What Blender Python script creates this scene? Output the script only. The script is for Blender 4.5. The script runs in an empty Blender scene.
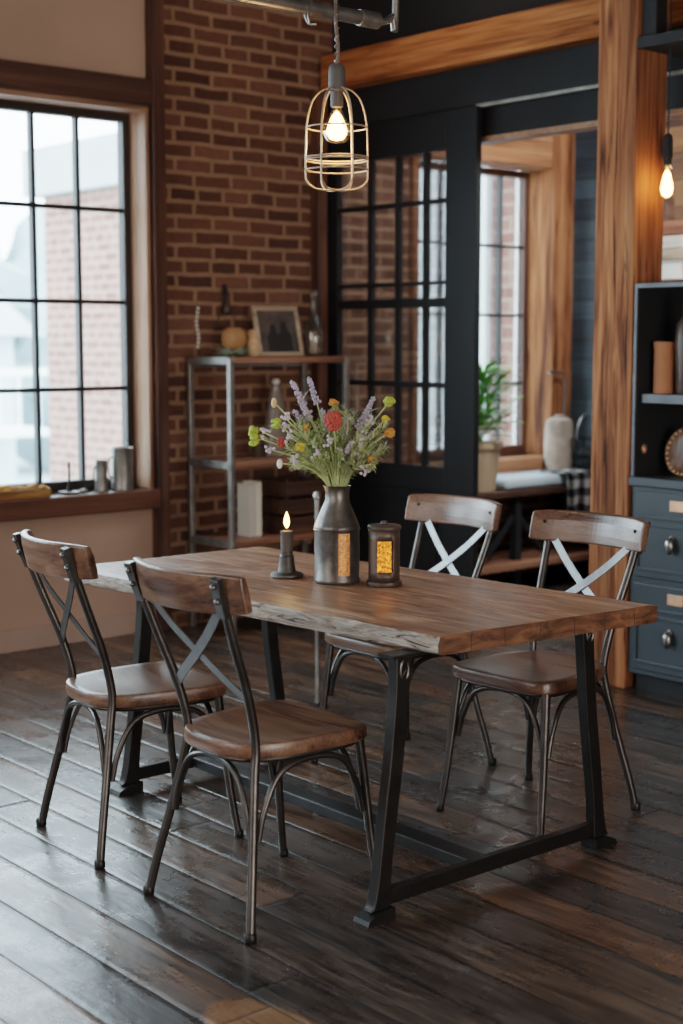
import bpy, math, random
from math import sin, cos, pi, radians
from mathutils import Vector, Matrix, noise
random.seed(7)
S = bpy.context.scene
C = S.collection

# ------------------------------------------------------------------ helpers
def hexc(h):
    h = h.lstrip('#'); r = []
    for i in (0, 2, 4):
        v = int(h[i:i+2], 16) / 255
        r.append(v / 12.92 if v <= .04045 else ((v + .055) / 1.055) ** 2.4)
    return (*r, 1)

BASE = {}

class MB:
    def __init__(s): s.v = []; s.f = []; s.m = []; s.s = []
    def add(s, vs, fs, smooth=False, mi=0):
        o = len(s.v); s.v += [tuple(v) for v in vs]
        for f in fs:
            s.f.append([o + i for i in f]); s.m.append(mi); s.s.append(smooth)
        return s
    def box(s, x0, x1, y0, y1, z0, z1, mi=0):
        vs = [(x, y, z) for x in (x0, x1) for y in (y0, y1) for z in (z0, z1)]
        return s.add(vs, [(0,1,3,2),(4,6,7,5),(0,4,5,1),(2,3,7,6),(0,2,6,4),(1,5,7,3)], False, mi)
    def tube(s, pts, r, n=10, caps=True, mi=0, close=False):
        pts = [Vector(p) for p in pts]; N = len(pts)
        R = r if isinstance(r, (list, tuple)) else [r] * N
        vs = []; prev = None
        for i, p in enumerate(pts):
            if close: t = pts[(i+1) % N] - pts[i-1]
            else: t = pts[min(i+1, N-1)] - pts[max(i-1, 0)]
            if t.length < 1e-9: t = Vector((0, 0, 1))
            t.normalize()
            if prev is None:
                a = Vector((0, 0, 1)) if abs(t.z) < .9 else Vector((1, 0, 0))
                u = t.cross(a).normalized()
            else:
                u = prev - t * prev.dot(t)
                u = u.normalized() if u.length > 1e-6 else t.orthogonal().normalized()
            prev = u; w = t.cross(u)
            for k in range(n):
                a = 2 * pi * k / n
                vs.append(p + (u * cos(a) + w * sin(a)) * R[i])
        fs = []
        for i in range(N if close else N - 1):
            j = (i + 1) % N
            for k in range(n):
                fs.append((i*n+k, i*n+(k+1) % n, j*n+(k+1) % n, j*n+k))
        s.add(vs, fs, True, mi)
        if caps and not close:
            s.add(vs[:n], [tuple(range(n-1, -1, -1))], False, mi)
            s.add(vs[-n:], [tuple(range(n))], False, mi)
        return s
    def cyl(s, p0, p1, r0, r1=None, n=16, caps=True, mi=0):
        return s.tube([p0, p1], [r0, r0 if r1 is None else r1], n, caps, mi)
    def lathe(s, prof, c=(0, 0, 0), n=32, mi=0, cap0=True, cap1=True, smooth=True, jit=None):
        vs = []
        for r, z in prof:
            for k in range(n):
                a = 2 * pi * k / n
                d = jit(a, z) if jit else 0
                vs.append((c[0] + (r+d) * cos(a), c[1] + (r+d) * sin(a), c[2] + z))
        fs = []
        for i in range(len(prof) - 1):
            for k in range(n):
                fs.append((i*n+k, i*n+(k+1) % n, (i+1)*n+(k+1) % n, (i+1)*n+k))
        s.add(vs, fs, smooth, mi)
        if cap0 and prof[0][0] > 1e-5: s.add(vs[:n], [tuple(range(n-1, -1, -1))], False, mi)
        if cap1 and prof[-1][0] > 1e-5: s.add(vs[-n:], [tuple(range(n))], False, mi)
        return s
    def strap(s, pts, wv, w, t, mi=0, smooth=False):
        """flat bar of width w along wv (vector or list), thickness t"""
        pts = [Vector(p) for p in pts]; N = len(pts); vs = []
        for i, p in enumerate(pts):
            d = (pts[min(i+1, N-1)] - pts[max(i-1, 0)]).normalized()
            a = Vector(wv[i] if isinstance(wv, list) else wv); a = (a - d * a.dot(d)).normalized()
            b = d.cross(a)
            W = w[i] if isinstance(w, list) else w
            for x, y in ((-1, -1), (1, -1), (1, 1), (-1, 1)):
                vs.append(p + a * (x * W / 2) + b * (y * t / 2))
        fs = [(0, 3, 2, 1), tuple(4*(N-1)+k for k in range(4))]
        for i in range(N - 1):
            for k in range(4):
                fs.append((4*i+k, 4*i+(k+1) % 4, 4*i+4+(k+1) % 4, 4*i+4+k))
        return s.add(vs, fs, smooth, mi)
    def ell(s, c, rx, ry=None, rz=None, nu=16, nv=10, mi=0, nz=0, seed=0):
        ry = rx if ry is None else ry; rz = rx if rz is None else rz
        c = Vector(c); vs = [c + Vector((0, 0, -rz))]
        for i in range(1, nv):
            th = pi * i / nv - pi / 2
            for k in range(nu):
                a = 2 * pi * k / nu
                d = Vector((cos(th) * cos(a), cos(th) * sin(a), sin(th)))
                q = 1 + (nz * noise.noise(d * 2.3 + Vector((seed, seed * 1.7, 0))) if nz else 0)
                vs.append(c + Vector((d.x * rx, d.y * ry, d.z * rz)) * q)
        vs.append(c + Vector((0, 0, rz))); L = len(vs) - 1
        fs = [(0, 1 + (k+1) % nu, 1 + k) for k in range(nu)]
        for i in range(nv - 2):
            for k in range(nu):
                a = 1 + i*nu
                fs.append((a+k, a+(k+1) % nu, a+nu+(k+1) % nu, a+nu+k))
        a = 1 + (nv-2)*nu
        fs += [(a+k, a+(k+1) % nu, L) for k in range(nu)]
        return s.add(vs, fs, True, mi)
    def prism(s, poly, axis, a, b, mi=0, smooth=False):
        """poly of 2-D points extruded along axis from a to b; 2-D order is the remaining axes"""
        def P(u, v, w):
            return {'X': (w, u, v), 'Y': (u, w, v), 'Z': (u, v, w)}[axis]
        n = len(poly)
        vs = [P(u, v, a) for u, v in poly] + [P(u, v, b) for u, v in poly]
        s.add(vs, [tuple(range(n-1, -1, -1)), tuple(range(n, 2*n))], False, mi)
        s.add(vs, [(k, (k+1) % n, n + (k+1) % n, n + k) for k in range(n)], smooth, mi)
        return s
    def leaf(s, p, d, up, L, W, mi=0, bend=.2):
        p = Vector(p); d = Vector(d).normalized(); up = Vector(up)
        sd = d.cross(up)
        sd = sd.normalized() if sd.length > 1e-5 else d.orthogonal().normalized()
        nn = sd.cross(d)
        row = []
        for t, w in ((0, .12), (.35, 1), (.7, .7), (1, .02)):
            c = p + d * (L * t) - nn * (bend * L * t * t)
            row += [c - sd * W * w / 2, c + nn * (-.12 * W * w), c + sd * W * w / 2]
        fs = []
        for i in range(3):
            a = 3 * i
            fs += [(a, a+1, a+4, a+3), (a+1, a+2, a+5, a+4)]
        return s.add(row, fs, True, mi)

def cr(pts, n=6):
    """Catmull-Rom through points"""
    P = [Vector(p) for p in pts]; out = []
    for i in range(len(P) - 1):
        p0 = P[i-1] if i else P[0] * 2 - P[1]
        p1, p2 = P[i], P[i+1]
        p3 = P[i+2] if i + 2 < len(P) else P[-1] * 2 - P[-2]
        for k in range(n):
            t = k / n
            out.append(.5 * ((2*p1) + (p2-p0)*t + (2*p0-5*p1+4*p2-p3)*t*t + (3*p1-p0-3*p2+p3)*t**3))
    out.append(P[-1]); return out

def obj(name, mb, mat, parent=None, bevel=0, seg=2, sub=0, weld=False):
    me = bpy.data.meshes.new(name)
    off = BASE.get(parent.name, Vector((0, 0, 0))) if parent else Vector((0, 0, 0))
    me.from_pydata([Vector(v) - off for v in mb.v], [], mb.f)
    mats = mat if isinstance(mat, (list, tuple)) else [mat]
    for m in mats: me.materials.append(m)
    me.polygons.foreach_set('material_index', mb.m)
    me.polygons.foreach_set('use_smooth', mb.s)
    me.update()
    if any(mb.s): me.set_sharp_from_angle(angle=radians(38))
    o = bpy.data.objects.new(name, me); C.objects.link(o)
    if parent:
        o.parent = parent; BASE[o.name] = off
    else:
        BASE[o.name] = Vector((0, 0, 0))
    if bevel:
        b = o.modifiers.new('bevel', 'BEVEL'); b.width = bevel; b.segments = seg; b.limit_method = 'ANGLE'
        b.angle_limit = radians(40); b.harden_normals = False
    if sub:
        b = o.modifiers.new('sub', 'SUBSURF'); b.levels = sub; b.render_levels = sub
    return o

def tag(o, label, cat, group=None):
    o['label'] = label; o['category'] = cat
    if group: o['group'] = group
    return o

def thing(name, label, cat, loc, group=None, rz=0):
    o = bpy.data.objects.new(name, None); C.objects.link(o)
    o.location = loc; o.rotation_euler = (0, 0, rz); o.empty_display_size = .05
    BASE[o.name] = Vector(loc)
    return tag(o, label, cat, group)

def struct(name, mb, mat, parent=None, bevel=0):
    o = obj(name, mb, mat, parent, bevel)
    if not parent: o['kind'] = 'structure'
    return o

def copy_tree(o, parent=None):
    c = o.copy(); C.objects.link(c); c.parent = parent
    for ch in list(o.children): copy_tree(ch, c)
    return c

# ------------------------------------------------------------------ materials
class NT:
    def __init__(s, name):
        s.m = bpy.data.materials.new(name); s.m.use_nodes = True
        s.t = s.m.node_tree; s.n = s.t.nodes; s.l = s.t.links
        s.b = s.n['Principled BSDF']; s.out = s.n['Material Output']
    def new(s, ty, **kw):
        n = s.n.new(ty)
        for k, v in kw.items(): setattr(n, k, v)
        return n
    def link(s, a, b): s.l.new(a, b)
    def val(s, sock, v):
        if hasattr(v, 'is_output') or isinstance(v, bpy.types.NodeSocket): s.l.new(v, sock)
        else: sock.default_value = v
    def math(s, op, a, b=0, c=0, clamp=False):
        n = s.new('ShaderNodeMath', operation=op, use_clamp=clamp)
        for i, v in enumerate((a, b, c)): s.val(n.inputs[i], v)
        return n.outputs[0]
    def ramp(s, fac, stops, interp='LINEAR'):
        n = s.new('ShaderNodeValToRGB'); e = n.color_ramp.elements; n.color_ramp.interpolation = interp
        while len(e) < len(stops): e.new(.5)
        for el, (p, c) in zip(e, stops):
            el.position = p; el.color = hexc(c) if isinstance(c, str) else c
        s.val(n.inputs[0], fac); return n.outputs[0]
    def coord(s, rnd=False, out='Object'):
        c = s.new('ShaderNodeTexCoord').outputs[out]
        if rnd:
            oi = s.new('ShaderNodeObjectInfo')
            v = s.new('ShaderNodeVectorMath', operation='SCALE'); v.inputs[0].default_value = (7.3, 3.1, 5.7)
            s.val(v.inputs['Scale'], oi.outputs['Random'])
            a = s.new('ShaderNodeVectorMath', operation='ADD'); s.link(c, a.inputs[0]); s.link(v.outputs[0], a.inputs[1])
            c = a.outputs[0]
        return c
    def mapping(s, c, scale):
        m = s.new('ShaderNodeMapping'); s.link(c, m.inputs[0]); m.inputs['Scale'].default_value = scale
        return m.outputs[0]
    def noise(s, c, scale, detail=4, rough=.55, dist=0):
        n = s.new('ShaderNodeTexNoise'); s.link(c, n.inputs['Vector'])
        n.inputs['Scale'].default_value = scale; n.inputs['Detail'].default_value = detail
        n.inputs['Roughness'].default_value = rough; n.inputs['Distortion'].default_value = dist
        return n.outputs['Fac']
    def mix(s, f, a, b, mode='MIX'):
        n = s.new('ShaderNodeMix', data_type='RGBA', blend_type=mode)
        s.val(n.inputs[0], f); s.val(n.inputs[6], a); s.val(n.inputs[7], b)
        return n.outputs[2]
    def bump(s, h, strength=.3, dist=.01):
        n = s.new('ShaderNodeBump'); n.inputs['Strength'].default_value = strength
        n.inputs['Distance'].default_value = dist; s.val(n.inputs['Height'], h)
        s.link(n.outputs[0], s.b.inputs['Normal'])
    def set(s, col=None, rough=None, metal=None, spec=None):
        if col is not None: s.val(s.b.inputs['Base Color'], hexc(col) if isinstance(col, str) else col)
        if rough is not None: s.val(s.b.inputs['Roughness'], rough)
        if metal is not None: s.val(s.b.inputs['Metallic'], metal)
        if spec is not None: s.val(s.b.inputs['Specular IOR Level'], spec)
        return s

def wood(name, dark, mid, light, axis='X', rough=.5, bump=.25, scale=1., rnd=True, knots=.6, stain=.5, spec=.4, cracks=0):
    n = NT(name); c = n.coord(rnd)
    k = {'X': (1, 9, 9), 'Y': (9, 1, 9), 'Z': (9, 9, 1)}[axis]
    k = tuple(v if v != 1 else .6 for v in k)
    g = n.mapping(c, tuple(v * scale for v in k))
    a = n.noise(g, 1.6, 6, .6, .55)
    k2 = {'X': (1.5, 70, 70), 'Y': (70, 1.5, 70), 'Z': (70, 70, 1.5)}[axis]
    f = n.noise(n.mapping(c, tuple(v * scale for v in k2)), 1.5, 3, .6, .3)
    big = n.noise(n.mapping(c, tuple(v * scale * .45 for v in k)), 1.1, 3, .5, .6)
    s = n.math('ADD', n.math('MULTIPLY', a, .62), n.math('MULTIPLY', f, .38))
    col = n.ramp(s, [(.36, dark), (.48, mid), (.62, light)])
    st = n.ramp(big, [(.40, (.30, .27, .25, 1)), (.53, (1, 1, 1, 1))])
    col = n.mix(stain, col, st, 'MULTIPLY')
    if knots:
        kk = {'X': (.55, 2.2, 2.2), 'Y': (2.2, .55, 2.2), 'Z': (2.2, 2.2, .55)}[axis]
        v = n.new('ShaderNodeTexVoronoi'); n.link(n.mapping(c, tuple(q * scale for q in kk)), v.inputs['Vector'])
        v.inputs['Scale'].default_value = 2.2
        kn = n.ramp(v.outputs['Distance'], [(.04, (.16, .12, .1, 1)), (.17, (1, 1, 1, 1))])
        col = n.mix(knots, col, kn, 'MULTIPLY')
    if cracks:
        kc = {'X': (.5, 13, 13), 'Y': (13, .5, 13), 'Z': (13, 13, .5)}[axis]
        q = n.noise(n.mapping(c, tuple(v * scale for v in kc)), 1.7, 4, .6, .8)
        q2 = n.noise(n.mapping(c, tuple(v * scale * .35 for v in k)), 2.3, 4, .65, 1.0)
        col = n.mix(cracks, col, n.ramp(q, [(.34, (.08, .05, .04, 1)), (.40, (1, 1, 1, 1))]), 'MULTIPLY')
        col = n.mix(cracks * .8, col, n.ramp(q2, [(.36, (.22, .15, .11, 1)), (.46, (1, 1, 1, 1))]), 'MULTIPLY')
    n.set(col, n.math('ADD', n.math('MULTIPLY', a, .3), rough - .15), 0, spec)
    n.bump(s, bump, .006)
    return n.m

def metal(name, col, rough=.4, met=.85, var=.3, bump=.05):
    n = NT(name); c = n.coord(True)
    a = n.noise(c, 14, 5, .6); b = n.noise(c, 90, 3, .6)
    h = hexc(col); d = tuple(v * (1 - var) for v in h[:3]) + (1,); u = tuple(min(1, v * (1 + var)) for v in h[:3]) + (1,)
    n.set(n.ramp(a, [(.3, d), (.7, u)]), n.math('ADD', n.math('MULTIPLY', b, .25), rough - .12), met)
    n.bump(b, bump, .003); return n.m

def paint(name, col, rough=.5, var=.08, scale=3, bump=.03, spec=.4, wear=None):
    n = NT(name); c = n.coord(True)
    a = n.noise(c, scale, 5, .6); h = hexc(col)
    d = tuple(v * (1 - var) for v in h[:3]) + (1,); u = tuple(min(1, v * (1 + var)) for v in h[:3]) + (1,)
    n.set(n.ramp(a, [(.3, d), (.7, u)]), n.math('ADD', n.math('MULTIPLY', a, .2), rough - .1), 0, spec)
    n.bump(n.noise(c, scale * 25, 3), bump, .003); return n.m

def emit(name, col, strength):
    n = NT(name); e = n.new('ShaderNodeEmission'); e.inputs[0].default_value = hexc(col); e.inputs[1].default_value = strength
    n.link(e.outputs[0], n.out.inputs[0]); return n.m

def thin_glass(name, tint='#ffffff', refl=.08, rough=.02, haze=0):
    n = NT(name)
    t = n.new('ShaderNodeBsdfTransparent'); t.inputs[0].default_value = hexc(tint)
    g = n.new('ShaderNodeBsdfGlossy'); g.inputs['Roughness'].default_value = rough
    lw = n.new('ShaderNodeLayerWeight'); lw.inputs[0].default_value = .35
    f = n.math('ADD', n.math('MULTIPLY', lw.outputs['Fresnel'], .6), refl, clamp=True)
    m = n.new('ShaderNodeMixShader'); n.link(f, m.inputs[0]); n.link(t.outputs[0], m.inputs[1]); n.link(g.outputs[0], m.inputs[2])
    if haze:
        d = n.new('ShaderNodeBsdfDiffuse'); d.inputs[0].default_value = hexc('#9a8a80')
        m2 = n.new('ShaderNodeMixShader'); m2.inputs[0].default_value = haze
        n.link(m.outputs[0], m2.inputs[1]); n.link(d.outputs[0], m2.inputs[2]); m = m2
    n.link(m.outputs[0], n.out.inputs[0]); return n.m

def brick(name, bricks, mortar, bw=.235, rh=.0735, ms=.011, plane='XZ', rough=.85, bumpy=.6, soft=.012):
    n = NT(name); c = n.coord()
    nz = n.new('ShaderNodeTexNoise'); n.link(c, nz.inputs['Vector']); nz.inputs['Scale'].default_value = 6; nz.inputs['Detail'].default_value = 3
    sub = n.new('ShaderNodeVectorMath', operation='SUBTRACT'); n.link(nz.outputs['Color'], sub.inputs[0]); sub.inputs[1].default_value = (.5, .5, .5)
    sc = n.new('ShaderNodeVectorMath', operation='SCALE'); n.link(sub.outputs[0], sc.inputs[0]); sc.inputs['Scale'].default_value = soft * 2
    ad = n.new('ShaderNodeVectorMath', operation='ADD'); n.link(c, ad.inputs[0]); n.link(sc.outputs[0], ad.inputs[1])
    sp = n.new('ShaderNodeSeparateXYZ'); n.link(ad.outputs[0], sp.inputs[0])
    cb = n.new('ShaderNodeCombineXYZ')
    n.link(sp.outputs['X' if plane[0] == 'X' else 'Y'], cb.inputs[0]); n.link(sp.outputs['Z'], cb.inputs[1])
    b = n.new('ShaderNodeTexBrick'); n.link(cb.outputs[0], b.inputs['Vector'])
    b.offset = .5; b.squash = .72; b.squash_frequency = 5
    b.inputs['Scale'].default_value = 1; b.inputs['Mortar Size'].default_value = ms; b.inputs['Mortar Smooth'].default_value = .35
    b.inputs['Bias'].default_value = 0; b.inputs['Brick Width'].default_value = bw; b.inputs['Row Height'].default_value = rh
    b.inputs['Color1'].default_value = (0, 0, 0, 1); b.inputs['Color2'].default_value = (1, 1, 1, 1); b.inputs['Mortar'].default_value = (.5, .5, .5, 1)
    col = n.ramp(b.outputs['Color'], [(i / (len(bricks) - 1), q) for i, q in enumerate(bricks)])
    grain = n.noise(c, 38, 5, .65)
    col = n.mix(.55, col, n.ramp(grain, [(.3, (.55, .5, .48, 1)), (.7, (1.15, 1.1, 1.05, 1))]), 'MULTIPLY')
    mcol = n.mix(.5, hexc(mortar), n.ramp(n.noise(c, 9, 4), [(.3, (.55, .5, .45, 1)), (.7, (1.1, 1.05, 1, 1))]), 'MULTIPLY')
    n.set(n.mix(b.outputs['Fac'], col, mcol), rough, 0, .25)
    h = n.math('SUBTRACT', n.math('MULTIPLY', grain, .25), b.outputs['Fac'])
    n.bump(h, bumpy, .012); return n.m

def floor_mat():
    n = NT('floor_boards'); c = n.coord()
    sp = n.new('ShaderNodeSeparateXYZ'); n.link(c, sp.inputs[0]); X, Y = sp.outputs['X'], sp.outputs['Y']
    w, L = .165, 2.3
    u = n.math('DIVIDE', n.math('ADD', X, .02), w); iu = n.math('FLOOR', u); fu = n.math('SUBTRACT', u, iu)
    wn = n.new('ShaderNodeTexWhiteNoise', noise_dimensions='1D'); n.link(iu, wn.inputs['W'])
    v = n.math('ADD', n.math('DIVIDE', Y, L), n.math('MULTIPLY', wn.outputs['Value'], 7.7)); iv = n.math('FLOOR', v); fv = n.math('SUBTRACT', v, iv)
    cb = n.new('ShaderNodeCombineXYZ'); n.link(iu, cb.inputs[0]); n.link(iv, cb.inputs[1])
    w2 = n.new('ShaderNodeTexWhiteNoise', noise_dimensions='2D'); n.link(cb.outputs[0], w2.inputs['Vector'])
    rv = w2.outputs['Value']
    # distance to the joints in metres
    du = n.math('MULTIPLY', n.math('MINIMUM', fu, n.math('SUBTRACT', 1, fu)), w)
    dv = n.math('MULTIPLY', n.math('MINIMUM', fv, n.math('SUBTRACT', 1, fv)), L)
    dj = n.math('MINIMUM', du, dv)
    gap = n.math('SUBTRACT', 1, n.math('DIVIDE', dj, .0045, clamp=True), clamp=True)
    gapw = n.math('SUBTRACT', 1, n.math('DIVIDE', dj, .016, clamp=True), clamp=True)
    # per-board shifted grain
    sh = n.new('ShaderNodeCombineXYZ'); n.link(n.math('MULTIPLY', rv, 31), sh.inputs[0]); n.link(n.math('MULTIPLY', rv, 17), sh.inputs[1])
    ad = n.new('ShaderNodeVectorMath', operation='ADD'); n.link(c, ad.inputs[0]); n.link(sh.outputs[0], ad.inputs[1])
    g = n.noise(n.mapping(ad.outputs[0], (11, 1.1, 1)), 1.7, 7, .62, 1.4)
    f = n.noise(n.mapping(ad.outputs[0], (95, 3, 1)), 1.4, 3, .6)
    s = n.math('ADD', n.math('MULTIPLY', g, .65), n.math('MULTIPLY', f, .35))
    base = n.ramp(s, [(.36, '#171412'), (.48, '#352e2a'), (.62, '#5a4f48')])
    tint = n.ramp(rv, [(0, (.62, .62, .66, 1)), (.4, (.9, .86, .85, 1)), (.7, (1.15, .98, .86, 1)), (1, (1.9, 1.3, .95, 1))])
    col = n.mix(1, base, tint, 'MULTIPLY')
    wear = n.noise(c, 1.3, 6, .65, .5)
    col = n.mix(n.math('MULTIPLY', n.ramp(wear, [(.5, (0, 0, 0, 1)), (.75, (1, 1, 1, 1))]), .35), col, hexc('#5c5048'))
    # orange-brown patch with a ragged edge on the boards
    px = n.math('DIVIDE', n.math('SUBTRACT', X, 1.875), .11); py = n.math('DIVIDE', n.math('SUBTRACT', Y, 2.44), .2)
    dd = n.math('ADD', n.math('ADD', n.math('MULTIPLY', px, px), n.math('MULTIPLY', py, py)), n.math('MULTIPLY', n.math('SUBTRACT', n.noise(c, 14, 4), .5), 1.2))
    pm = n.math('SUBTRACT', 1, n.math('DIVIDE', n.math('SUBTRACT', dd, .75), .3, clamp=True), clamp=True)
    col = n.mix(n.math('MULTIPLY', pm, .85), col, n.ramp(s, [(.36, '#5a3b24'), (.62, '#946a48')]))
    col = n.mix(gap, col, hexc('#070605'))
    rough = n.math('ADD', n.math('MULTIPLY', n.noise(c, 5, 6, .7, .4), .46), .01)
    rough = n.math('ADD', rough, n.math('MULTIPLY', f, .10))
    n.set(col, rough, 0, .68)
    h = n.math('SUBTRACT', n.math('ADD', n.math('MULTIPLY', s, .35), n.math('MULTIPLY', n.noise(n.mapping(c, (9, 3, 1)), 1.6, 4, .6, 1), .7)), n.math('ADD', n.math('MULTIPLY', gap, 1.5), n.math('MULTIPLY', gapw, .55)))
    n.bump(h, .4, .007)
    return n.m

def shiplap(name, cols, pitch, rough=.5, axis='Y'):
    n = NT(name); c = n.coord(); sp = n.new('ShaderNodeSeparateXYZ'); n.link(c, sp.inputs[0])
    u = n.math('DIVIDE', sp.outputs['Z'], pitch); iu = n.math('FLOOR', u); fu = n.math('SUBTRACT', u, iu)
    d = n.math('MULTIPLY', n.math('MINIMUM', fu, n.math('SUBTRACT', 1, fu)), pitch)
    gap = n.math('SUBTRACT', 1, n.math('DIVIDE', d, .006, clamp=True), clamp=True)
    wn = n.new('ShaderNodeTexWhiteNoise', noise_dimensions='1D'); n.link(iu, wn.inputs['W'])
    k = (1.2, 12, 12) if axis == 'X' else (12, 1.2, 14)
    g = n.noise(n.mapping(c, k), 1.6, 6, .6, .8)
    col = n.ramp(n.math('ADD', n.math('MULTIPLY', g, .7), n.math('MULTIPLY', wn.outputs['Value'], .3)), [(.25, cols[0]), (.5, cols[1]), (.75, cols[2])])
    n.set(n.mix(gap, col, hexc('#050505')), rough, 0, .4)
    n.bump(n.math('SUBTRACT', n.math('MULTIPLY', g, .3), gap), .5, .008); return n.m

def plaid(name):
    n = NT(name); c = n.coord(); sp = n.new('ShaderNodeSeparateXYZ'); n.link(c, sp.inputs[0])
    def st(v): return n.math('GREATER_THAN', n.math('FRACT', n.math('DIVIDE', v, .10)), .5)
    a = st(sp.outputs['X']); b = st(n.math('SUBTRACT', sp.outputs['Z'], sp.outputs['Y']))
    col = n.ramp(n.math('MULTIPLY', n.math('ADD', a, b), .5), [(0, '#0f0f12'), (.5, '#5c5a5c'), (1, '#cfc9c2')])
    n.set(col, .9, 0, .1); n.bump(n.noise(c, 220, 2), .3, .003); return n.m

M = {}
M['floor'] = floor_mat()
M['plaster'] = paint('warm_plaster', '#b0907e', .85, .06, 1.6, .12, .2)
M['ceiling'] = paint('dark_ceiling', '#1b1a1b', .8)
M['brick'] = brick('brick_wall', ['#452b22', '#6c4737', '#54362b', '#775141', '#4a3027', '#614133'], '#94735d', bumpy=.8, ms=.014)
M['ext_brick'] = brick('pale_outside_brick', ['#7f5f57', '#8a6a62', '#75564f', '#856560'], '#a08c84', plane='YZ', bumpy=.2, bw=.26, rh=.1, ms=.014)
M['timber'] = wood('dark_window_timber', '#2c1711', '#4d2c20', '#63402e', 'X', .6, .3, 1, False, .4)
M['timber_z'] = wood('dark_post_timber', '#241410', '#4d2b1e', '#6b4531', 'Z', .6, .3, 1, False, .5)
M['jamb_z'] = wood('light_jamb_timber', '#75503a', '#9f7358', '#b98f74', 'Z', .55, .2, 1, False, .4, .25)
M['jamb_x'] = wood('light_head_timber', '#75503a', '#9f7358', '#b98f74', 'X', .55, .2, 1, False, .4, .25)
M['sill'] = wood('sill_timber', '#301b13', '#573424', '#704735', 'X', .45, .2, 1, False, .3)
M['oak_z'] = wood('orange_pillar_timber', '#48251a', '#955a38', '#bd8058', 'Z', .75, .5, 1.25, False, .95, .6, .15, .9)
M['oak_y'] = wood('orange_beam_timber', '#5c2f17', '#a86031', '#cd8450', 'Y', .7, .5, 1.1, False, .9, .5, .2, .8)
M['oak_x'] = wood('orange_case_timber', '#5a3422', '#966040', '#b48060', 'X', .65, .3, .9, False, .5, .3, .2)
M['black'] = paint('black_paint', '#141416', .5, .15, 4, .04, .25)
M['blackflat'] = paint('soot_black', '#121214', .7, .2)
M['header'] = paint('charcoal_header', '#1d1e20', .5, .2, 3, .03, .25)
M['steel_line'] = metal('flange_steel', '#9a9792', .5, .6)
M['gun'] = metal('gunmetal_tube', '#4c4846', .34, .9, .3)
M['strap'] = metal('strap_steel', '#6e6c6c', .38, .9, .2)
M['iron'] = metal('cast_iron', '#2b2928', .42, .8, .25, .12)
M['gal'] = metal('galvanised', '#8d8a86', .42, .85, .35)
M['frame_dark'] = paint('window_steel', '#2a211d', .5, .2)
M['seat'] = wood('chair_walnut', '#33211a', '#5b3d2e', '#7c5943', 'Y', .32, .12, 1.3, True, .35, .4, .6)
M['top'] = wood('table_top_boards', '#523524', '#8a6046', '#b08866', 'Y', .36, .22, 1.1, False, .45, .3, .55)
M['cab'] = paint('slate_cabinet', '#2d353b', .4, .1, 3)
M['cab_steel'] = metal('cabinet_edge', '#4a4a4d', .45, .6)
M['copper'] = metal('label_copper', '#c9987a', .4, .5)
M['knob'] = metal('nickel_pull', '#8f8c88', .3, .95)
M['terracotta'] = paint('terracotta', '#a86a47', .75, .15, 8, .1)
M['ship'] = shiplap('blue_shiplap', ['#222d35', '#33434d', '#475863'], .125, .45)
M['plankwall'] = shiplap('brown_board_wall', ['#2c1b12', '#5a3a24', '#7a5233'], .15, .6)
M['glass'] = thin_glass('window_glass', '#f4f9fb', .03)
M['door_glass'] = thin_glass('door_glass', '#f2f2f2', .05, .05, .03)
M['bulb_glass'] = thin_glass('bulb_glass', '#ffe2b4', .05, .02)
M['clear'] = thin_glass('clear_bottle', '#cfc4b8', .10, .05, .06)
M['filament'] = emit('filament', '#ffb45e', 60)
M['bulb_core'] = emit('bulb_core', '#ffcf94', 26)
M['flame'] = emit('flame', '#ffb052', 20)
M['ember'] = emit('lantern_glow', '#ff9a3c', 5)
M['cage'] = metal('cage_wire', '#a8937e', .45, .5)
M['socket'] = paint('grey_socket', '#4a4644', .5)
M['rope'] = paint('braided_cord', '#6b5a4c', .8)
M['wax'] = paint('dark_wax', '#4b4340', .6)
M['pewter'] = metal('pewter', '#4c4642', .5, .75, .3)
M['vase'] = metal('zinc_vase', '#5f5a56', .4, .85, .6, .12)
M['lantern'] = metal('lantern_tin', '#5d4f47', .5, .7, .3)
M['white'] = paint('off_white', '#d8d4cc', .7)
M['cushion'] = paint('pale_blue_cushion', '#b9c6cb', .9, .06, 5, .2)
M['linen'] = paint('grey_linen', '#a8978a', .95, .5, 7, .5)
M['plaid'] = plaid('plaid_blanket')
M['pot'] = paint('tan_pot', '#a58a6e', .7)
M['leaf'] = paint('green_leaf', '#5f9a3c', .55, .35, 6)
M['leaf2'] = paint('sage_leaf', '#b9c090', .65, .3, 9)
M['leaf3'] = paint('olive_leaf', '#9aa66c', .65, .3, 9)
M['stem'] = paint('stem_green', '#a9b47a', .6, .25, 8)
M['lav'] = paint('lavender_bloom', '#aba0b8', .8, .3, 30)
M['lilac'] = paint('pale_lilac', '#c4b8c4', .8, .2, 30)
M['red'] = paint('red_bloom', '#b04a3e', .75, .3, 40)
M['lime'] = paint('lime_bloom', '#a3b244', .7, .25, 30)
M['yellow'] = paint('yellow_bloom', '#cbb43e', .7, .25, 30)
M['orange'] = paint('orange_bloom', '#c8863c', .7, .25, 30)
M['peach'] = paint('peach_bud', '#cba27a', .7, .25, 30)
M['cream'] = paint('cream_bloom', '#e6ded2', .75, .1, 20)
M['book'] = paint('cream_book', '#c9bfb2', .7)
M['bookpage'] = paint('page_block', '#ddd2c0', .9)
M['bark'] = paint('dark_bottle', '#3b2a22', .4, .3, 9)
M['plate'] = wood('round_board', '#3c2a22', '#6a4d3d', '#8a6a56', 'Z', .4, .2, 3, False, .3)
M['shelf_wood'] = wood('shelf_timber', '#5a3626', '#865741', '#a2745a', 'X', .5, .2, 1, False, .4)
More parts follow.
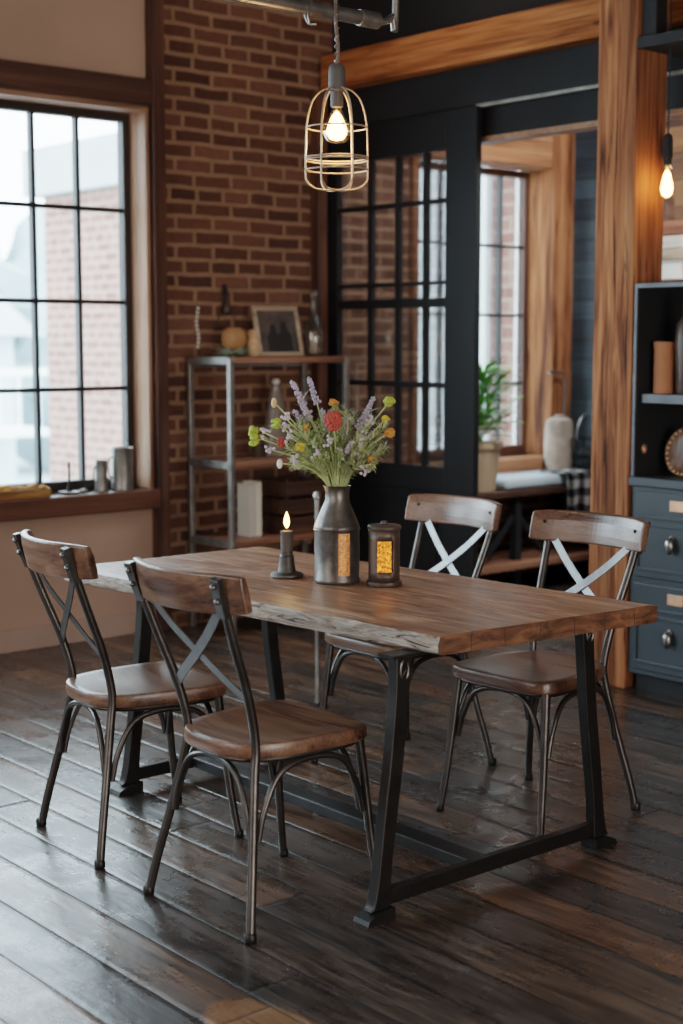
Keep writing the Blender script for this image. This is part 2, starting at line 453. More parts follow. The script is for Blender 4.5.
M['shelf_dark'] = wood('shelf_dark_timber', '#2b1a13', '#4a2f22', '#664535', 'X', .55, .2, 1, False, .4)
M['photo'] = paint('photo_print', '#4c423c', .6, .6, 12)
M['photo_dark'] = paint('photo_figures', '#1d1a1b', .6)
M['pinkplaster'] = paint('dim_plaster', '#8a7468', .85)
M['tray'] = wood('tray_wood', '#6a4222', '#a06c36', '#c99a58', 'X', .5, .2, 2, False, .2)
M['amber'] = paint('amber_goods', '#c48a34', .6, .4, 20)
M['haze'] = paint('hazy_outside', '#bcc6c8', .9, .06, .4)  # distance haze is put into this pale colour
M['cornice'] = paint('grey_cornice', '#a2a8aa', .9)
M['foliage_far'] = paint('hazed_foliage', '#97a4a8', .9, .15, 1)  # tree colour paled and blued as painted distance haze
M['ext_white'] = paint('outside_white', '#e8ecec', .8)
M['reclaimed'] = wood('reclaimed_board', '#6b584a', '#9c8672', '#c2b19e', 'Y', .7, .4, 1.5, True, .5)
M['redboard'] = wood('red_board', '#4c2a1c', '#7d4a33', '#96664c', 'Y', .7, .4, 1.5, True, .5)

# live-edge side and end-grain of the table
def bark_edge():
    n = NT('grey_live_edge'); c = n.coord()
    a = n.noise(n.mapping(c, (14, 4.5, 34)), 1.5, 7, .7, 1.6)
    cr_ = n.noise(n.mapping(c, (8, 3, 26)), 1.9, 5, .75, 2.2)
    col = n.ramp(a, [(.3, '#4a3e37'), (.45, '#96887d'), (.7, '#c9beb4')])
    crack = n.ramp(cr_, [(.36, (0, 0, 0, 1)), (.42, (1, 1, 1, 1))])
    n.set(n.mix(crack, hexc('#1f1612'), col), .8, 0, .25)
    n.bump(n.math('ADD', a, n.math('MULTIPLY', crack, .6)), .7, .01); return n.m
def end_grain():
    n = NT('end_grain'); c = n.coord(); sp = n.new('ShaderNodeSeparateXYZ'); n.link(c, sp.inputs[0])
    a = n.noise(n.mapping(c, (5, 5, 18)), 1.7, 6, .65, .8)
    u = n.math('DIVIDE', n.math('ADD', sp.outputs['X'], n.math('MULTIPLY', n.math('SUBTRACT', n.noise(c, 5, 3), .5), .05)), .118)
    fu = n.math('FRACT', u); d = n.math('MINIMUM', fu, n.math('SUBTRACT', 1, fu))
    gap = n.math('SUBTRACT', 1, n.math('DIVIDE', d, .02, clamp=True), clamp=True)
    col = n.ramp(a, [(.36, '#37210f'), (.5, '#5f3a25'), (.64, '#7d5235')])
    n.set(n.mix(gap, col, hexc('#1c100b')), .55, 0, .4); n.bump(n.math('SUBTRACT', a, gap), .5, .006); return n.m
def table_top():
    n = NT('table_boards'); c = n.coord(); sp = n.new('ShaderNodeSeparateXYZ'); n.link(c, sp.inputs[0])
    wob = n.math('MULTIPLY', n.math('SUBTRACT', n.noise(n.mapping(c, (3, 1.2, 1)), 1.5, 4), .5), .035)
    u = n.math('DIVIDE', n.math('ADD', sp.outputs['X'], n.math('ADD', wob, n.math('MULTIPLY', sp.outputs['Y'], .075))), .125)
    iu = n.math('FLOOR', u); fu = n.math('SUBTRACT', u, iu)
    d = n.math('MULTIPLY', n.math('MINIMUM', fu, n.math('SUBTRACT', 1, fu)), .125)
    gap = n.math('SUBTRACT', 1, n.math('DIVIDE', d, .0032, clamp=True), clamp=True)
    gapn = n.math('MULTIPLY', gap, n.ramp(n.noise(n.mapping(c, (6, 2.5, 1)), 1.5, 3), [(.42, (0, 0, 0, 1)), (.55, (1, 1, 1, 1))]))
    wn = n.new('ShaderNodeTexWhiteNoise', noise_dimensions='1D'); n.link(iu, wn.inputs['W'])
    sh = n.new('ShaderNodeCombineXYZ'); n.link(n.math('MULTIPLY', wn.outputs['Value'], 13), sh.inputs[1])
    ad = n.new('ShaderNodeVectorMath', operation='ADD'); n.link(c, ad.inputs[0]); n.link(sh.outputs[0], ad.inputs[1])
    g = n.noise(n.mapping(ad.outputs[0], (13, 1.3, 1)), 1.7, 7, .62, 1.6)
    f = n.noise(n.mapping(ad.outputs[0], (110, 3.5, 1)), 1.4, 3, .6, .3)
    s = n.math('ADD', n.math('MULTIPLY', g, .62), n.math('MULTIPLY', f, .38))
    col = n.ramp(s, [(.36, '#4a2e20'), (.46, '#84583f'), (.54, '#a3765a'), (.63, '#c69f82')])
    col = n.mix(1, col, n.ramp(wn.outputs['Value'], [(0, (.82, .82, .82, 1)), (1, (1.12, 1.08, 1.05, 1))]), 'MULTIPLY')
    ck = n.noise(n.mapping(ad.outputs[0], (30, 1.6, 1)), 2.2, 5, .7, 1.2)
    crack = n.ramp(ck, [(.35, (.2, .15, .12, 1)), (.41, (1, 1, 1, 1))])
    col = n.mix(.9, col, crack, 'MULTIPLY')
    n.set(n.mix(gapn, col, hexc('#2a1a12')), n.math('ADD', n.math('MULTIPLY', g, .35), .2), 0, .5)
    n.bump(n.math('SUBTRACT', n.math('ADD', n.math('MULTIPLY', s, .5), crack), gapn), .35, .004); return n.m
M['edge'] = bark_edge(); M['end'] = end_grain(); M['tabletop'] = table_top()

# ------------------------------------------------------------------ room shell
ZC = 3.55
struct('floor', MB().box(-2.6, 7.5, -2.6, 6.62, -.1, 0), M['floor'])
struct('ceiling', MB().box(-2.6, 7.5, -2.6, 6.62, ZC, ZC + .1), M['ceiling'])
WX0, WX1, WZ0, WZ1 = 1.95, 4.17, .745, 2.66       # window 1 opening
V0, V1, VZ0, VZ1 = 6.0, 7.16, .77, 2.60           # window 2 opening
w = MB()
w.box(-2.6, WX0, 6.4, 6.62, 0, ZC); w.box(WX0, WX1, 6.4, 6.62, 0, WZ0); w.box(WX0, WX1, 6.4, 6.62, WZ1, ZC); w.box(WX1, 4.24, 6.4, 6.62, 0, ZC)
struct('wall_left', w, M['plaster'])
w = MB().box(4.24, V0, 6.4, 6.62, 0, ZC); w.box(V0, V1, 6.4, 6.62, 0, VZ0); w.box(V0, V1, 6.4, 6.62, VZ1, ZC); w.box(V1, 7.5, 6.4, 6.62, 0, ZC)
struct('wall_brick', w, M['brick'])
struct('wall_far', MB().box(7.3, 7.5, 5.75, 6.4, 0, ZC), M['ship'])
struct('wall_boards', MB().box(7.0, 7.3, -2.6, 5.75, 0, ZC), M['plankwall'])
struct('wall_right', MB().box(-2.6, 7.0, -2.6, -2.5, 0, ZC), M['plaster'])
struct('wall_front', MB().box(-2.6, -2.5, -2.5, 6.4, 0, ZC), M['plaster'])
struct('baseboard_left', MB().box(-2.5, 4.175, 6.375, 6.4, 0, .11), paint('skirting', '#a98c7e', .7), None, .004)
# timber around window 1
struct('trim_1', MB().box(1.6, 4.18, 6.34, 6.4, 2.655, 2.785), M['timber'], None, .006)
struct('trim_2', MB().box(4.178, 4.25, 6.33, 6.4, 0, ZC), M['timber_z'], None, .006)
struct('trim_3', MB().box(1.6, 4.178, 6.31, 6.5, .645, .745), M['sill'], None, .008)
struct('trim_4', MB().box(WX1 - .022, WX1, 6.36, 6.56, WZ0, WZ1 - .03), M['jamb_z'], None, .003)
struct('trim_5', MB().box(WX0, WX1, 6.36, 6.56, WZ1 - .03, WZ1), M['jamb_x'], None, .003)
struct('trim_6', MB().box(5.24, 5.31, 6.33, 6.4, 0, 2.84), M['timber_z'], None, .006)

def win(name, x0, x1, z0, z1, y, cols, rows, fw, mw, fmat, pane):
    e = bpy.data.objects.new(name, None); C.objects.link(e); e.location = (x0, y, z0); e['kind'] = 'structure'
    BASE[e.name] = Vector((x0, y, z0))
    f = MB()
    f.box(x0, x0 + fw, y, y + .06, z0, z1); f.box(x1 - fw, x1, y, y + .06, z0, z1)
    f.box(x0 + fw, x1 - fw, y, y + .06, z0, z0 + fw * 1.3); f.box(x0 + fw, x1 - fw, y, y + .06, z1 - fw, z1)
    obj('window_frame', f, fmat, e, .004)
    g = MB()
    for x in cols: g.box(x - mw/2, x + mw/2, y + .012, y + .048, z0 + fw, z1 - fw)
    for z in rows: g.box(x0 + fw, x1 - fw, y + .015, y + .045, z - mw/2, z + mw/2)
    obj('muntin', g, M['frame_black'], e)
    obj('pane', MB().box(x0 + fw, x1 - fw, y + .028, y + .032, z0 + fw, z1 - fw), pane, e)
    return e
M['frame_black'] = paint('muntin_black', '#141517', .45)
win('window_1', WX0, WX1 - .022, WZ0, WZ1 - .03, 6.5, [3.85 - .247 * k for k in range(8)], [1.255, 1.69, 2.15], .042, .022, M['frame_dark'], M['glass'])
win('window_2', V0 + .03, 7.13, VZ0, VZ1 - .04, 6.5, [6.88, 6.62, 6.36], [1.225, 1.655, 2.085], .045, .018, M['timber_z'], M['glass'])
# timber casing of window 2
struct('trim_7', MB().box(7.115, 7.3, 6.28, 6.5, .62, 2.82), M['oak_z'], None, .006)
struct('trim_8', MB().box(5.75, 7.115, 6.3, 6.5, VZ1 - .04, 2.82), M['oak_x'], None, .006)
struct('trim_9', MB().box(5.85, 7.115, 6.22, 6.5, .64, .77), M['oak_x'], None, .006)
struct('trim_10', MB().box(V0 - .02, V0 + .03, 6.36, 6.5, .77, VZ1 - .04), M['oak_z'], None, .006)

# partition above the opening
struct('wall_back', MB().box(5.40, 5.52, -2.5, 6.4, 2.84, ZC), M['blackflat'])
hd = struct('trim_11', MB().box(5.36, 5.5, -2.5, 6.39, 2.65, 2.84), M['header'], None, .003)
struct('trim_12', MB().box(5.345, 5.37, -2.5, 5.24, 2.635, 2.65), M['steel_line'])
struct('trim_13', MB().box(5.42, 5.5, -2.5, 6.39, 2.5, 2.65), M['blackflat'])
struct('trim_14', MB().box(5.40, 5.5, -2.5, 5.6, 2.475, 2.50), M['jamb_x'])
bm = struct('beam', MB().box(5.28, 5.40, -2.5, 6.36, 2.845, 3.03), M['oak_y'], None, .008)
pl = struct('pillar', MB().box(5.0, 5.2, 3.975, 4.185, 0, ZC), M['oak_z'], None, .008)
struct('trim_15', MB().box(5.02, 5.09, 3.90, 3.974, 2.735, ZC).box(4.99, 5.28, 2.2, 3.974, 2.69, 2.735), M['blackflat'], None, .003)

# sliding glazed door
dx0, dx1 = 5.325, 5.365
DY0, DY1 = 5.215, 6.385
d = bpy.data.objects.new('door_1', None); C.objects.link(d); d.location = (dx0, DY0, 0); d['kind'] = 'structure'; BASE[d.name] = Vector(d.location)
gy0, gy1, gz0, gz1 = 5.43, 6.27, .845, 2.45
f = MB()
f.box(dx0, dx1, DY0, gy0, .015, 2.64); f.box(dx0, dx1, gy1, DY1, .015, 2.64)
f.box(dx0, dx1, gy0, gy1, gz1, 2.64); f.box(dx0, dx1, gy0, gy1, .72, gz0); f.box(dx0, dx1, gy0, gy1, .015, .16)
obj('door_frame', f, M['black'], d, .004)
obj('door_panel', MB().box(dx0 + .012, dx1 - .008, gy0, gy1, .16, .72), M['black'], d)
obj('panel_moulding', MB().box(dx0 - .004, dx0 + .012, gy0 + .05, gy1 - .05, .655, .67).box(dx0 - .004, dx0 + .012, gy0 + .05, gy1 - .05, .21, .225).box(dx0 - .004, dx0 + .012, gy0 + .05, gy0 + .065, .225, .655).box(dx0 - .004, dx0 + .012, gy1 - .065, gy1 - .05, .225, .655), M['black'], d, .002)
g = MB()
for y in (5.585, 5.795, 6.01): g.box(dx0 + .004, dx1 - .004, y - .013, y + .013, gz0, gz1)
for z, hw in ((2.20, .012), (1.79, .01), (1.69, .024), (1.268, .014)): g.box(dx0 + .006, dx1 - .006, gy0, gy1, z - hw, z + hw)
obj('muntin', g, M['black'], d)
obj('pane', MB().box(dx0 + .018, dx0 + .022, gy0, gy1, gz0, gz1), M['door_glass'], d)

# pipe under the ceiling
p = thing('ceiling_pipe', 'galvanised pipe with an upturned end hanging above the pendant lamp', 'pipe', (1.2, 3.50, 2.475))
obj('pipe', MB().tube([(1.2, 3.5, 2.475), (3.10, 3.5, 2.475)], .021, 14), M['gal'], p)
obj('coupling', MB().cyl((3.06, 3.5, 2.475), (3.135, 3.5, 2.475), .025, .025, 14), M['gal'], p)
obj('conduit', MB().tube(cr([(3.12, 3.5, 2.475), (3.16, 3.5, 2.476), (3.195, 3.5, 2.495), (3.21, 3.5, 2.54), (3.212, 3.5, ZC - .005)], 6), .011, 10), M['gal'], p)
obj('hanger', MB().tube([(1.5, 3.5, 2.475), (1.5, 3.5, ZC - .005)], .009, 8), M['gal'], p)
k = obj('wire_hook', MB().tube(cr([(2.862, 3.5, 2.44), (2.845, 3.475, 2.425), (2.84, 3.476, 2.455), (2.855, 3.478, 2.49), (2.858, 3.5, 2.503), (2.86, 3.522, 2.48), (2.868, 3.51, 2.435), (2.89, 3.5, 2.432)], 5), .0035, 6), M['gal'], p)

# ------------------------------------------------------------------ dining table
T = thing('dining_table', 'long live-edge wooden dining table on black cast-iron trestle legs', 'table', (2.95, 3.45, 0))
tz, th = .75, .052
NL, NR, FR_, FL_ = Vector((2.60, 2.66)), Vector((3.39, 2.583)), Vector((3.276, 4.268)), Vector((2.47, 4.30))
def slab():
    m = MB(); ny, nx, nzv = 110, 26, 6
    rows = []
    for j in range(ny + 1):
        t = j / ny
        L = NL.lerp(FL_, t); R = NR.lerp(FR_, t)
        ring = []
        def side(z, s, base):
            q = noise.noise(Vector((t * 9, z * 14, s * 5))) * .010 + noise.noise(Vector((t * 34, z * 45, s * 9 + 3))) * .006
            bow = .012 * sin(t * 5.5 + s) if s == 0 else .006 * sin(t * 4)
            return base + (bow + q * (1 if s == 0 else .45))
        zs = [tz - th * k / nzv for k in range(nzv + 1)]
        for i in range(nx + 1):                                  # top, left to right
            u = i / nx
            z = tz + noise.noise(Vector((u * 6, t * 7, 1.3))) * .0012
            if u == 0 or u == 1: z -= .003
            pt = L.lerp(R, u)
            x = side(tz, 0, pt.x) if u == 0 else (side(tz, 1, pt.x) if u == 1 else pt.x)
            ring.append((x, pt.y, z))
        for z in zs[1:-1]: ring.append((side(z, 1, R.x) + .003, R.y, z))
        ring.append((R.x - .004, R.y, tz - th)); ring.append((L.x + .012, L.y, tz - th))
        for z in reversed(zs[1:-1]):
            e = min(1, abs(z - tz) / th)
            ring.append((side(z, 0, L.x) - .004 * sin(pi * e), L.y, z))
        rows.append(ring)
    n = len(rows[0]); vs = [v for r in rows for v in r]
    for j in range(ny):
        for k in range(n):
            k2 = (k + 1) % n
            f = (j*n+k, (j+1)*n+k, (j+1)*n+k2, j*n+k2)[::-1]
            mi = 0 if k < nx else 1
            m.f.append(list(f)); m.m.append(mi); m.s.append(k < nx - 1 and k > 0)
    m.v = vs
    for j, fl in ((0, True), (ny, False)):
        ring = [j*n+k for k in range(n)]
        # end cap as strips between the top and bottom outlines
        top = ring[:nx+1]
        cap = [rows[j][0]]
        o = len(m.v); m.v += rows[j]
        idx = [o + k for k in range(n)]
        m.f.append(idx[::-1] if not fl else idx); m.m.append(2); m.s.append(False)
    return m
obj('tabletop', slab(), [M['tabletop'], M['edge'], M['end']], T)

def trestle(y, xl, xr):
    prof = [(0.697, 0, .027), (.60, .004, .024), (.42, .022, .023), (.28, .042, .023), (.16, .058, .022), (.09, .066, .024), (.045, .072, .029), (.03, .078, .034)]
    for s, x in ((-1, xl), (1, xr)):
        m = MB()
        pts = cr([(x + s * o, 0, z) for z, o, hw in prof], 4)
        ws = [p.x for p in pts]
        hws = [v.x for v in cr([(hw, 0, 0) for z, o, hw in prof], 4)]
        out = [(p.x - h, p.z) for p, h in zip(pts, hws)] + [(p.x + h, p.z) for p, h in zip(pts, hws)][::-1]
        m.v = []; m.f = []
        n = len(pts)
        for yy in (y - .017, y + .017):
            for p, h in zip(pts, hws): m.v += [(p.x - h, yy, p.z), (p.x + h, yy, p.z)]
        for i in range(n - 1):
            a = 2 * i
            m.f += [[a, a+1, a+3, a+2], [2*n+a, 2*n+a+2, 2*n+a+3, 2*n+a+1], [a, a+2, 2*n+a+2, 2*n+a], [a+1, 2*n+a+1, 2*n+a+3, a+3]]
        m.f += [[0, 2*n, 2*n+1, 1], [2*n-2, 2*n-1, 4*n-1, 4*n-2]]
        m.m = [0] * len(m.f); m.s = [False] * len(m.f)
        lg = obj('leg', m, M['iron'], T, .004)
        fx = x + s * .074
        obj('foot', MB().prism([(fx - s * .035, 0), (fx - s * .035, .034), (fx + s * .02, .03), (fx + s * .055, .014), (fx + s * .062, 0)][::s], 'Y', y - .03, y + .03), M['iron'], lg, .003)
        if y < 3:
            o = MB().tube([(x + s * .002 + .014 * cos(a), y - .019, .655 + .026 * sin(a)) for a in [2*pi*k/16 for k in range(16)]], .004, 6, close=True)
            o.tube([(x - .006, y - .018, .64), (x + .004, y - .02, .655), (x - .004, y - .02, .668)], .003, 6)
            obj('cast_ornament', o, M['gun'], lg)
    obj('crossbar', MB().box(xl - .065, xr + .065, y - .014, y + .014, .035, .078), M['iron'], T, .004)
    obj('bracket_plate', MB().box(xl - .05, xr + .05, y - .03, y + .03, .690, .698), M['iron'], T)
trestle(2.76, 2.556, 3.285)
trestle(4.12, 2.66, 3.165)
obj('stretcher', MB().box(2.83, 2.90, 2.774, 4.106, .04, .075), M['iron'], T, .004)

# ------------------------------------------------------------------ chairs
def make_chair():
    R = thing('dining_chair', '', 'chair', (0, 0, 0), 'cafe chairs around the dining table')
    # seat
    m = MB(); n = 56; outl = []
    def seat_r(a):
        ca, sa = cos(a), sin(a)
        ex = 5.0 if ca > 0 else 3.0
        return (abs(ca) ** ex + abs(sa) ** ex) ** (-1 / ex)
    rows = [(.95, .441), (.985, .442), (1, .447), (1, .470), (.988, .477), (.965, .479), (.85, .477), (.6, .471), (.25, .468), (0, .468)]
    for s_, z in rows:
        for k in range(n):
            a = 2 * pi * k / n; r = seat_r(a) * s_
            x = r * cos(a) * .216; wide = .196 + .022 * (x / .216)
            y = r * sin(a) * wide
            m.v.append((x + .01, y, z))
    for i in range(len(rows) - 1):
        for k in range(n):
            m.f.append([i*n+k, i*n+(k+1) % n, (i+1)*n+(k+1) % n, (i+1)*n+k]); m.s.append(True); m.m.append(0)
    m.f.append(list(range(n - 1, -1, -1))); m.s.append(False); m.m.append(0)
    obj('seat', m, M['seat'], R)
    # seat ring
    ring = []
    for k in range(40):
        a = 2 * pi * k / 40; r = seat_r(a) * .9
        x = r * cos(a) * .212; ring.append((x + .01, r * sin(a) * (.196 + .02 * x / .212), .434))
    obj('seat_frame', MB().tube(ring, .008, 8, close=True), M['gun'], R)
    for s in (1, -1):
        P = cr([(-.232, s*.222, .0), (-.215, s*.206, .10), (-.185, s*.176, .25), (-.158, s*.150, .40), (-.150, s*.145, .48), (-.178, s*.154, .60), (-.238, s*.170, .76), (-.293, s*.182, .915)], 5)
        lg = obj('rear_post', MB().tube(P, [.0125] * len(P), 12), M['gun'], R)
        obj('foot_cap', MB().lathe([(.014, .001), (.016, .004), (.016, .02), (.0125, .026)], (-.232, s*.222, 0), 14), M['iron'], lg)
        # flattened plate with two rivets on the outside of the backrest
        pt = MB().strap([(-.268, s*.1755, .825), (-.281, s*.179, .86), (-.291, s*.182, .89), (-.301, s*.185, .926)], (0, 1, 0), .032, .02)
        obj('back_plate', pt, M['gun'], lg, .002)
        for z, dx in ((.868, -.296), (.905, -.308)): obj('rivet', MB().ell((dx, s*.182, z), .008, .008, .008, 10, 6), M['strap'], lg)
        P = cr([(.178, s*.176, .445), (.190, s*.183, .33), (.208, s*.193, .16), (.232, s*.205, 0)], 5)
        lg = obj('front_leg', MB().tube(P, [.0145 - .0035 * i / (len(P)-1) for i in range(len(P))], 12), M['gun'], R)
        obj('foot_cap', MB().lathe([(.012, .001), (.014, .004), (.014, .018), (.011, .024)], (.232, s*.205, 0), 14), M['iron'], lg)
    # bent hoops under the seat
    def hoop(a, b, ap, za, zb, top):
        a, b = Vector(a), Vector(b); mid = (a + b) / 2 + Vector(ap)
        q = [(a.x, a.y, za), a.lerp(mid, .12) + Vector((0, 0, za + (top - za) * .42 - 0)), a.lerp(mid, .42) + Vector((0, 0, top - (top - za) * .12)), mid + Vector((0, 0, top)),
             b.lerp(mid, .42) + Vector((0, 0, top - (top - zb) * .12)), b.lerp(mid, .12) + Vector((0, 0, zb + (top - zb) * .42)), (b.x, b.y, zb)]
        return MB().tube(cr(q, 6), .0085, 10)
    obj('brace', hoop((-.185, .163, 0), (-.185, -.163, 0), (.015, 0, 0), .245, .245, .424), M['gun'], R)
    obj('brace', hoop((.184, .172, 0), (.184, -.172, 0), (-.01, 0, 0), .245, .245, .424), M['gun'], R)
    for s in (1, -1):
        obj('brace', hoop((-.17, s*.178, 0), (.182, s*.190, 0), (0, -s*.004, 0), .235, .245, .424), M['gun'], R)
    # crossed straps
    for s in (1, -1):
        q = cr([(-.266, s*.158, .850), (-.245, s*.08, .772), (-.222 + s*.0025, 0, .705), (-.200, -s*.085, .645), (-.178, -s*.152, .595)], 5)
        obj('cross_strap', MB().strap(q, [(p_b - p_a).cross(Vector((1, 0, .3))) for p_a, p_b in zip(q, q[1:])] + [(q[-1] - q[-2]).cross(Vector((1, 0, .3)))], .026, .004), M['strap'], R)
    # curved backrest board
    m = MB(); N = 26; H = .5
    prof = [(-.5, 0), (-.47, .055), (.0, .07), (.40, .06), (.5, .03)]
    for i in range(N + 1):
        u = -1 + 2 * i / N; y = .228 * u
        xc = -.312 + .073 * u * u
        nx, ny = 1, -.66 * u * .5
        l = math.hypot(nx, ny); nx /= l; ny /= l
        zc = .883; hh = .103 * (1 - .10 * abs(u) ** 6)
        t = .026
        ring = []
        for w_, z_ in ((-.5, -.5), (.5, -.5), (.62, -.2), (.62, .2), (.42, .5), (-.42, .5), (-.55, .2), (-.55, -.2)):
            lean = -.022 * (z_ + .0) * 2 * .5
            ring.append((xc + nx * w_ * t + lean, y + ny * w_ * t, zc + z_ * hh))
        m.v += ring
    n = 8
    for i in range(N):
        for k in range(n):
            m.f.append([i*n+k, (i+1)*n+k, (i+1)*n+(k+1) % n, i*n+(k+1) % n]); m.s.append(False); m.m.append(0)
    m.f.append(list(range(n))); m.f.append(list(range(N*n + n - 1, N*n - 1, -1))); m.s += [False] * 2; m.m += [0] * 2
    br = obj('backrest', m, M['seat'], R, .006, 3)
    for s in (1, -1): obj('bolt', MB().ell((-.250, s*.182, .897), .006, .006, .006, 8, 6), M['iron'], br)
    return R
proto = make_chair()
chairs = [((2.362, 3.08), 1.5, 'cafe chair nearest the camera, showing its riveted back, beside the table leg'),
          ((2.386, 3.744), -7.5, 'leftmost cafe chair, its seat shining with window light'),
          ((3.50, 3.77), 180, 'cafe chair across the table just right of the tin lantern'),
          ((3.473, 3.105), 183, 'rightmost cafe chair, in front of the timber pillar and slate cabinet')]
for i, ((x, y), a, lb) in enumerate(chairs):
    o = proto if i == 0 else copy_tree(proto)
    o.location = (x, y, 0); o.rotation_euler = (0, 0, radians(a)); o['label'] = lb

# ------------------------------------------------------------------ on the table
VX, VY = 2.951, 3.477
v = thing('flower_vase', 'tall zinc milk-can vase full of wild flowers on the table', 'vase', (VX, VY, tz + .001))
def dent(a, z): return .0016 * noise.noise(Vector((cos(a) * 2, sin(a) * 2, z * 14)))
obj('body', MB().lathe([(.069, 0), (.073, .006), (.073, .012), (.070, .018), (.0705, .10), (.070, .165), (.072, .172), (.069, .180), (.058, .208), (.044, .240), (.037, .258), (.036, .280), (.040, .296), (.044, .302), (.041, .302), (.035, .290), (.033, .27), (.033, .2)], (VX, VY, tz + .001), 40, cap1=True, jit=dent), M['vase'], v)
obj('seam', MB().tube([(VX + .0715 * cos(q), VY + .0715 * sin(q), tz + .168) for q in [2*pi*k/40 for k in range(40)]], .002, 6, close=True), M['vase'], v)

c = thing('candlestick', 'short pewter candlestick with a lit dark candle left of the vase', 'candle holder', (2.894, 3.656, tz + .001))
cx, cy, cz = 2.894, 3.656, tz + .001
obj('base', MB().lathe([(.05, 0), (.053, .004), (.052, .010), (.044, .014), (.030, .017), (.027, .028), (.023, .058), (.0235, .066), (.019, .072), (.0195, .085)], (cx, cy, cz), 32), M['pewter'], c)
cd = obj('candle', MB().lathe([(.019, .0855), (.0195, .10), (.019, .138), (.0205, .141), (.020, .147), (.012, .149)], (cx, cy, cz), 28), M['wax'], c)
obj('wick', MB().cyl((cx, cy, cz + .149), (cx, cy, cz + .160), .0015, .001, 6), M['blackflat'], cd)
fl = []
obj('flame', MB().lathe([(.002, .157), (.0075, .165), (.0095, .175), (.0075, .188), (.004, .199), (.0005, .208)], (cx, cy, cz), 14), M['flame'], cd)

l = thing('candle_lantern', 'small brown tin lantern with glowing amber pane right of the vase', 'lantern', (3.025, 3.34, tz + .001))
lx, ly, lz = 3.025, 3.34, tz + .001
obj('base', MB().lathe([(.054, 0), (.056, .004), (.055, .012), (.049, .015)], (lx, ly, lz), 32), M['lantern'], l)
m = MB(); n = 48
phi0 = math.atan2(-ly, -lx)                 # the open pane faces the room
for z in (.015, .045, .14, .172):
    for k in range(n): m.v.append((lx + .047 * cos(phi0 + 2*pi*(k+.5)/n), ly + .047 * sin(phi0 + 2*pi*(k+.5)/n), lz + z))
for i in range(3):
    for k in range(n):
        if i == 1 and (k >= n - 4 or k < 4): continue
        m.f.append([i*n+k, i*n+(k+1) % n, (i+1)*n+(k+1) % n, (i+1)*n+k]); m.m.append(0); m.s.append(True)
obj('body', m, M['lantern'], l).modifiers.new('solid', 'SOLIDIFY').thickness = -.0015
def vase_glow_mat():  # orange glow painted onto the vase with colour and weak emission
    n = NT('painted_vase_glow'); c_ = n.coord(True); a = n.noise(c_, 120, 4, .8)
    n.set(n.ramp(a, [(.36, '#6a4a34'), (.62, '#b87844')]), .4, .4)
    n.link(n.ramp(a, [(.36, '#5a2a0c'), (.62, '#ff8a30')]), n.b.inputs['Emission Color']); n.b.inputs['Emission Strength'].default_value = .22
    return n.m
def amber_mat():
    n = NT('amber_mica'); c_ = n.coord(True); a = n.noise(c_, 130, 4, .7)
    e = n.new('ShaderNodeEmission'); n.link(n.ramp(a, [(.36, '#9a4410'), (.60, '#ff8f34')]), e.inputs[0])
    n.link(n.math('MULTIPLY', n.math('ADD', a, -.2), 3.0), e.inputs[1]); n.link(e.outputs[0], n.out.inputs[0]); return n.m
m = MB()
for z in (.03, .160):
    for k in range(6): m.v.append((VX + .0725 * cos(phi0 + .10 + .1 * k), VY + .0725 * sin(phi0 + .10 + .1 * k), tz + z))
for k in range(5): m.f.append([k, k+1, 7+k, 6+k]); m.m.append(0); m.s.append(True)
vp = obj('painted_glow', m, vase_glow_mat(), v)
m = MB()
for z in (.040, .145):
    for k in range(-6, 5): m.v.append((lx + .0445 * cos(phi0 + 2*pi*k/n), ly + .0445 * sin(phi0 + 2*pi*k/n), lz + z))
for k in range(10): m.f.append([k, k+1, 11+k+1, 11+k]); m.m.append(0); m.s.append(True)
obj('amber_pane', m, amber_mat(), l)
obj('lid', MB().lathe([(.050, .172), (.052, .175), (.052, .182), (.048, .186), (.012, .190), (.010, .197), (.004, .199)], (lx, ly, lz), 32), M['lantern'], l)

# slim metal post behind the table
sx, sy = 3.80, 4.60
q = thing('metal_stand', 'slim grey metal floor stand with a knob top seen behind the vase', 'stand', (sx, sy, 0))
obj('pole', MB().tube([(sx, sy, .012), (sx, sy, .86)], .0105, 10), M['gal'], q)
obj('knob', MB().lathe([(.009, .855), (.016, .862), (.017, .875), (.012, .888), (.003, .892)], (sx, sy, 0), 14), M['gal'], q)
obj('foot', MB().lathe([(.04, .001), (.04, .008), (.013, .016)], (sx, sy, 0), 20), M['iron'], q)

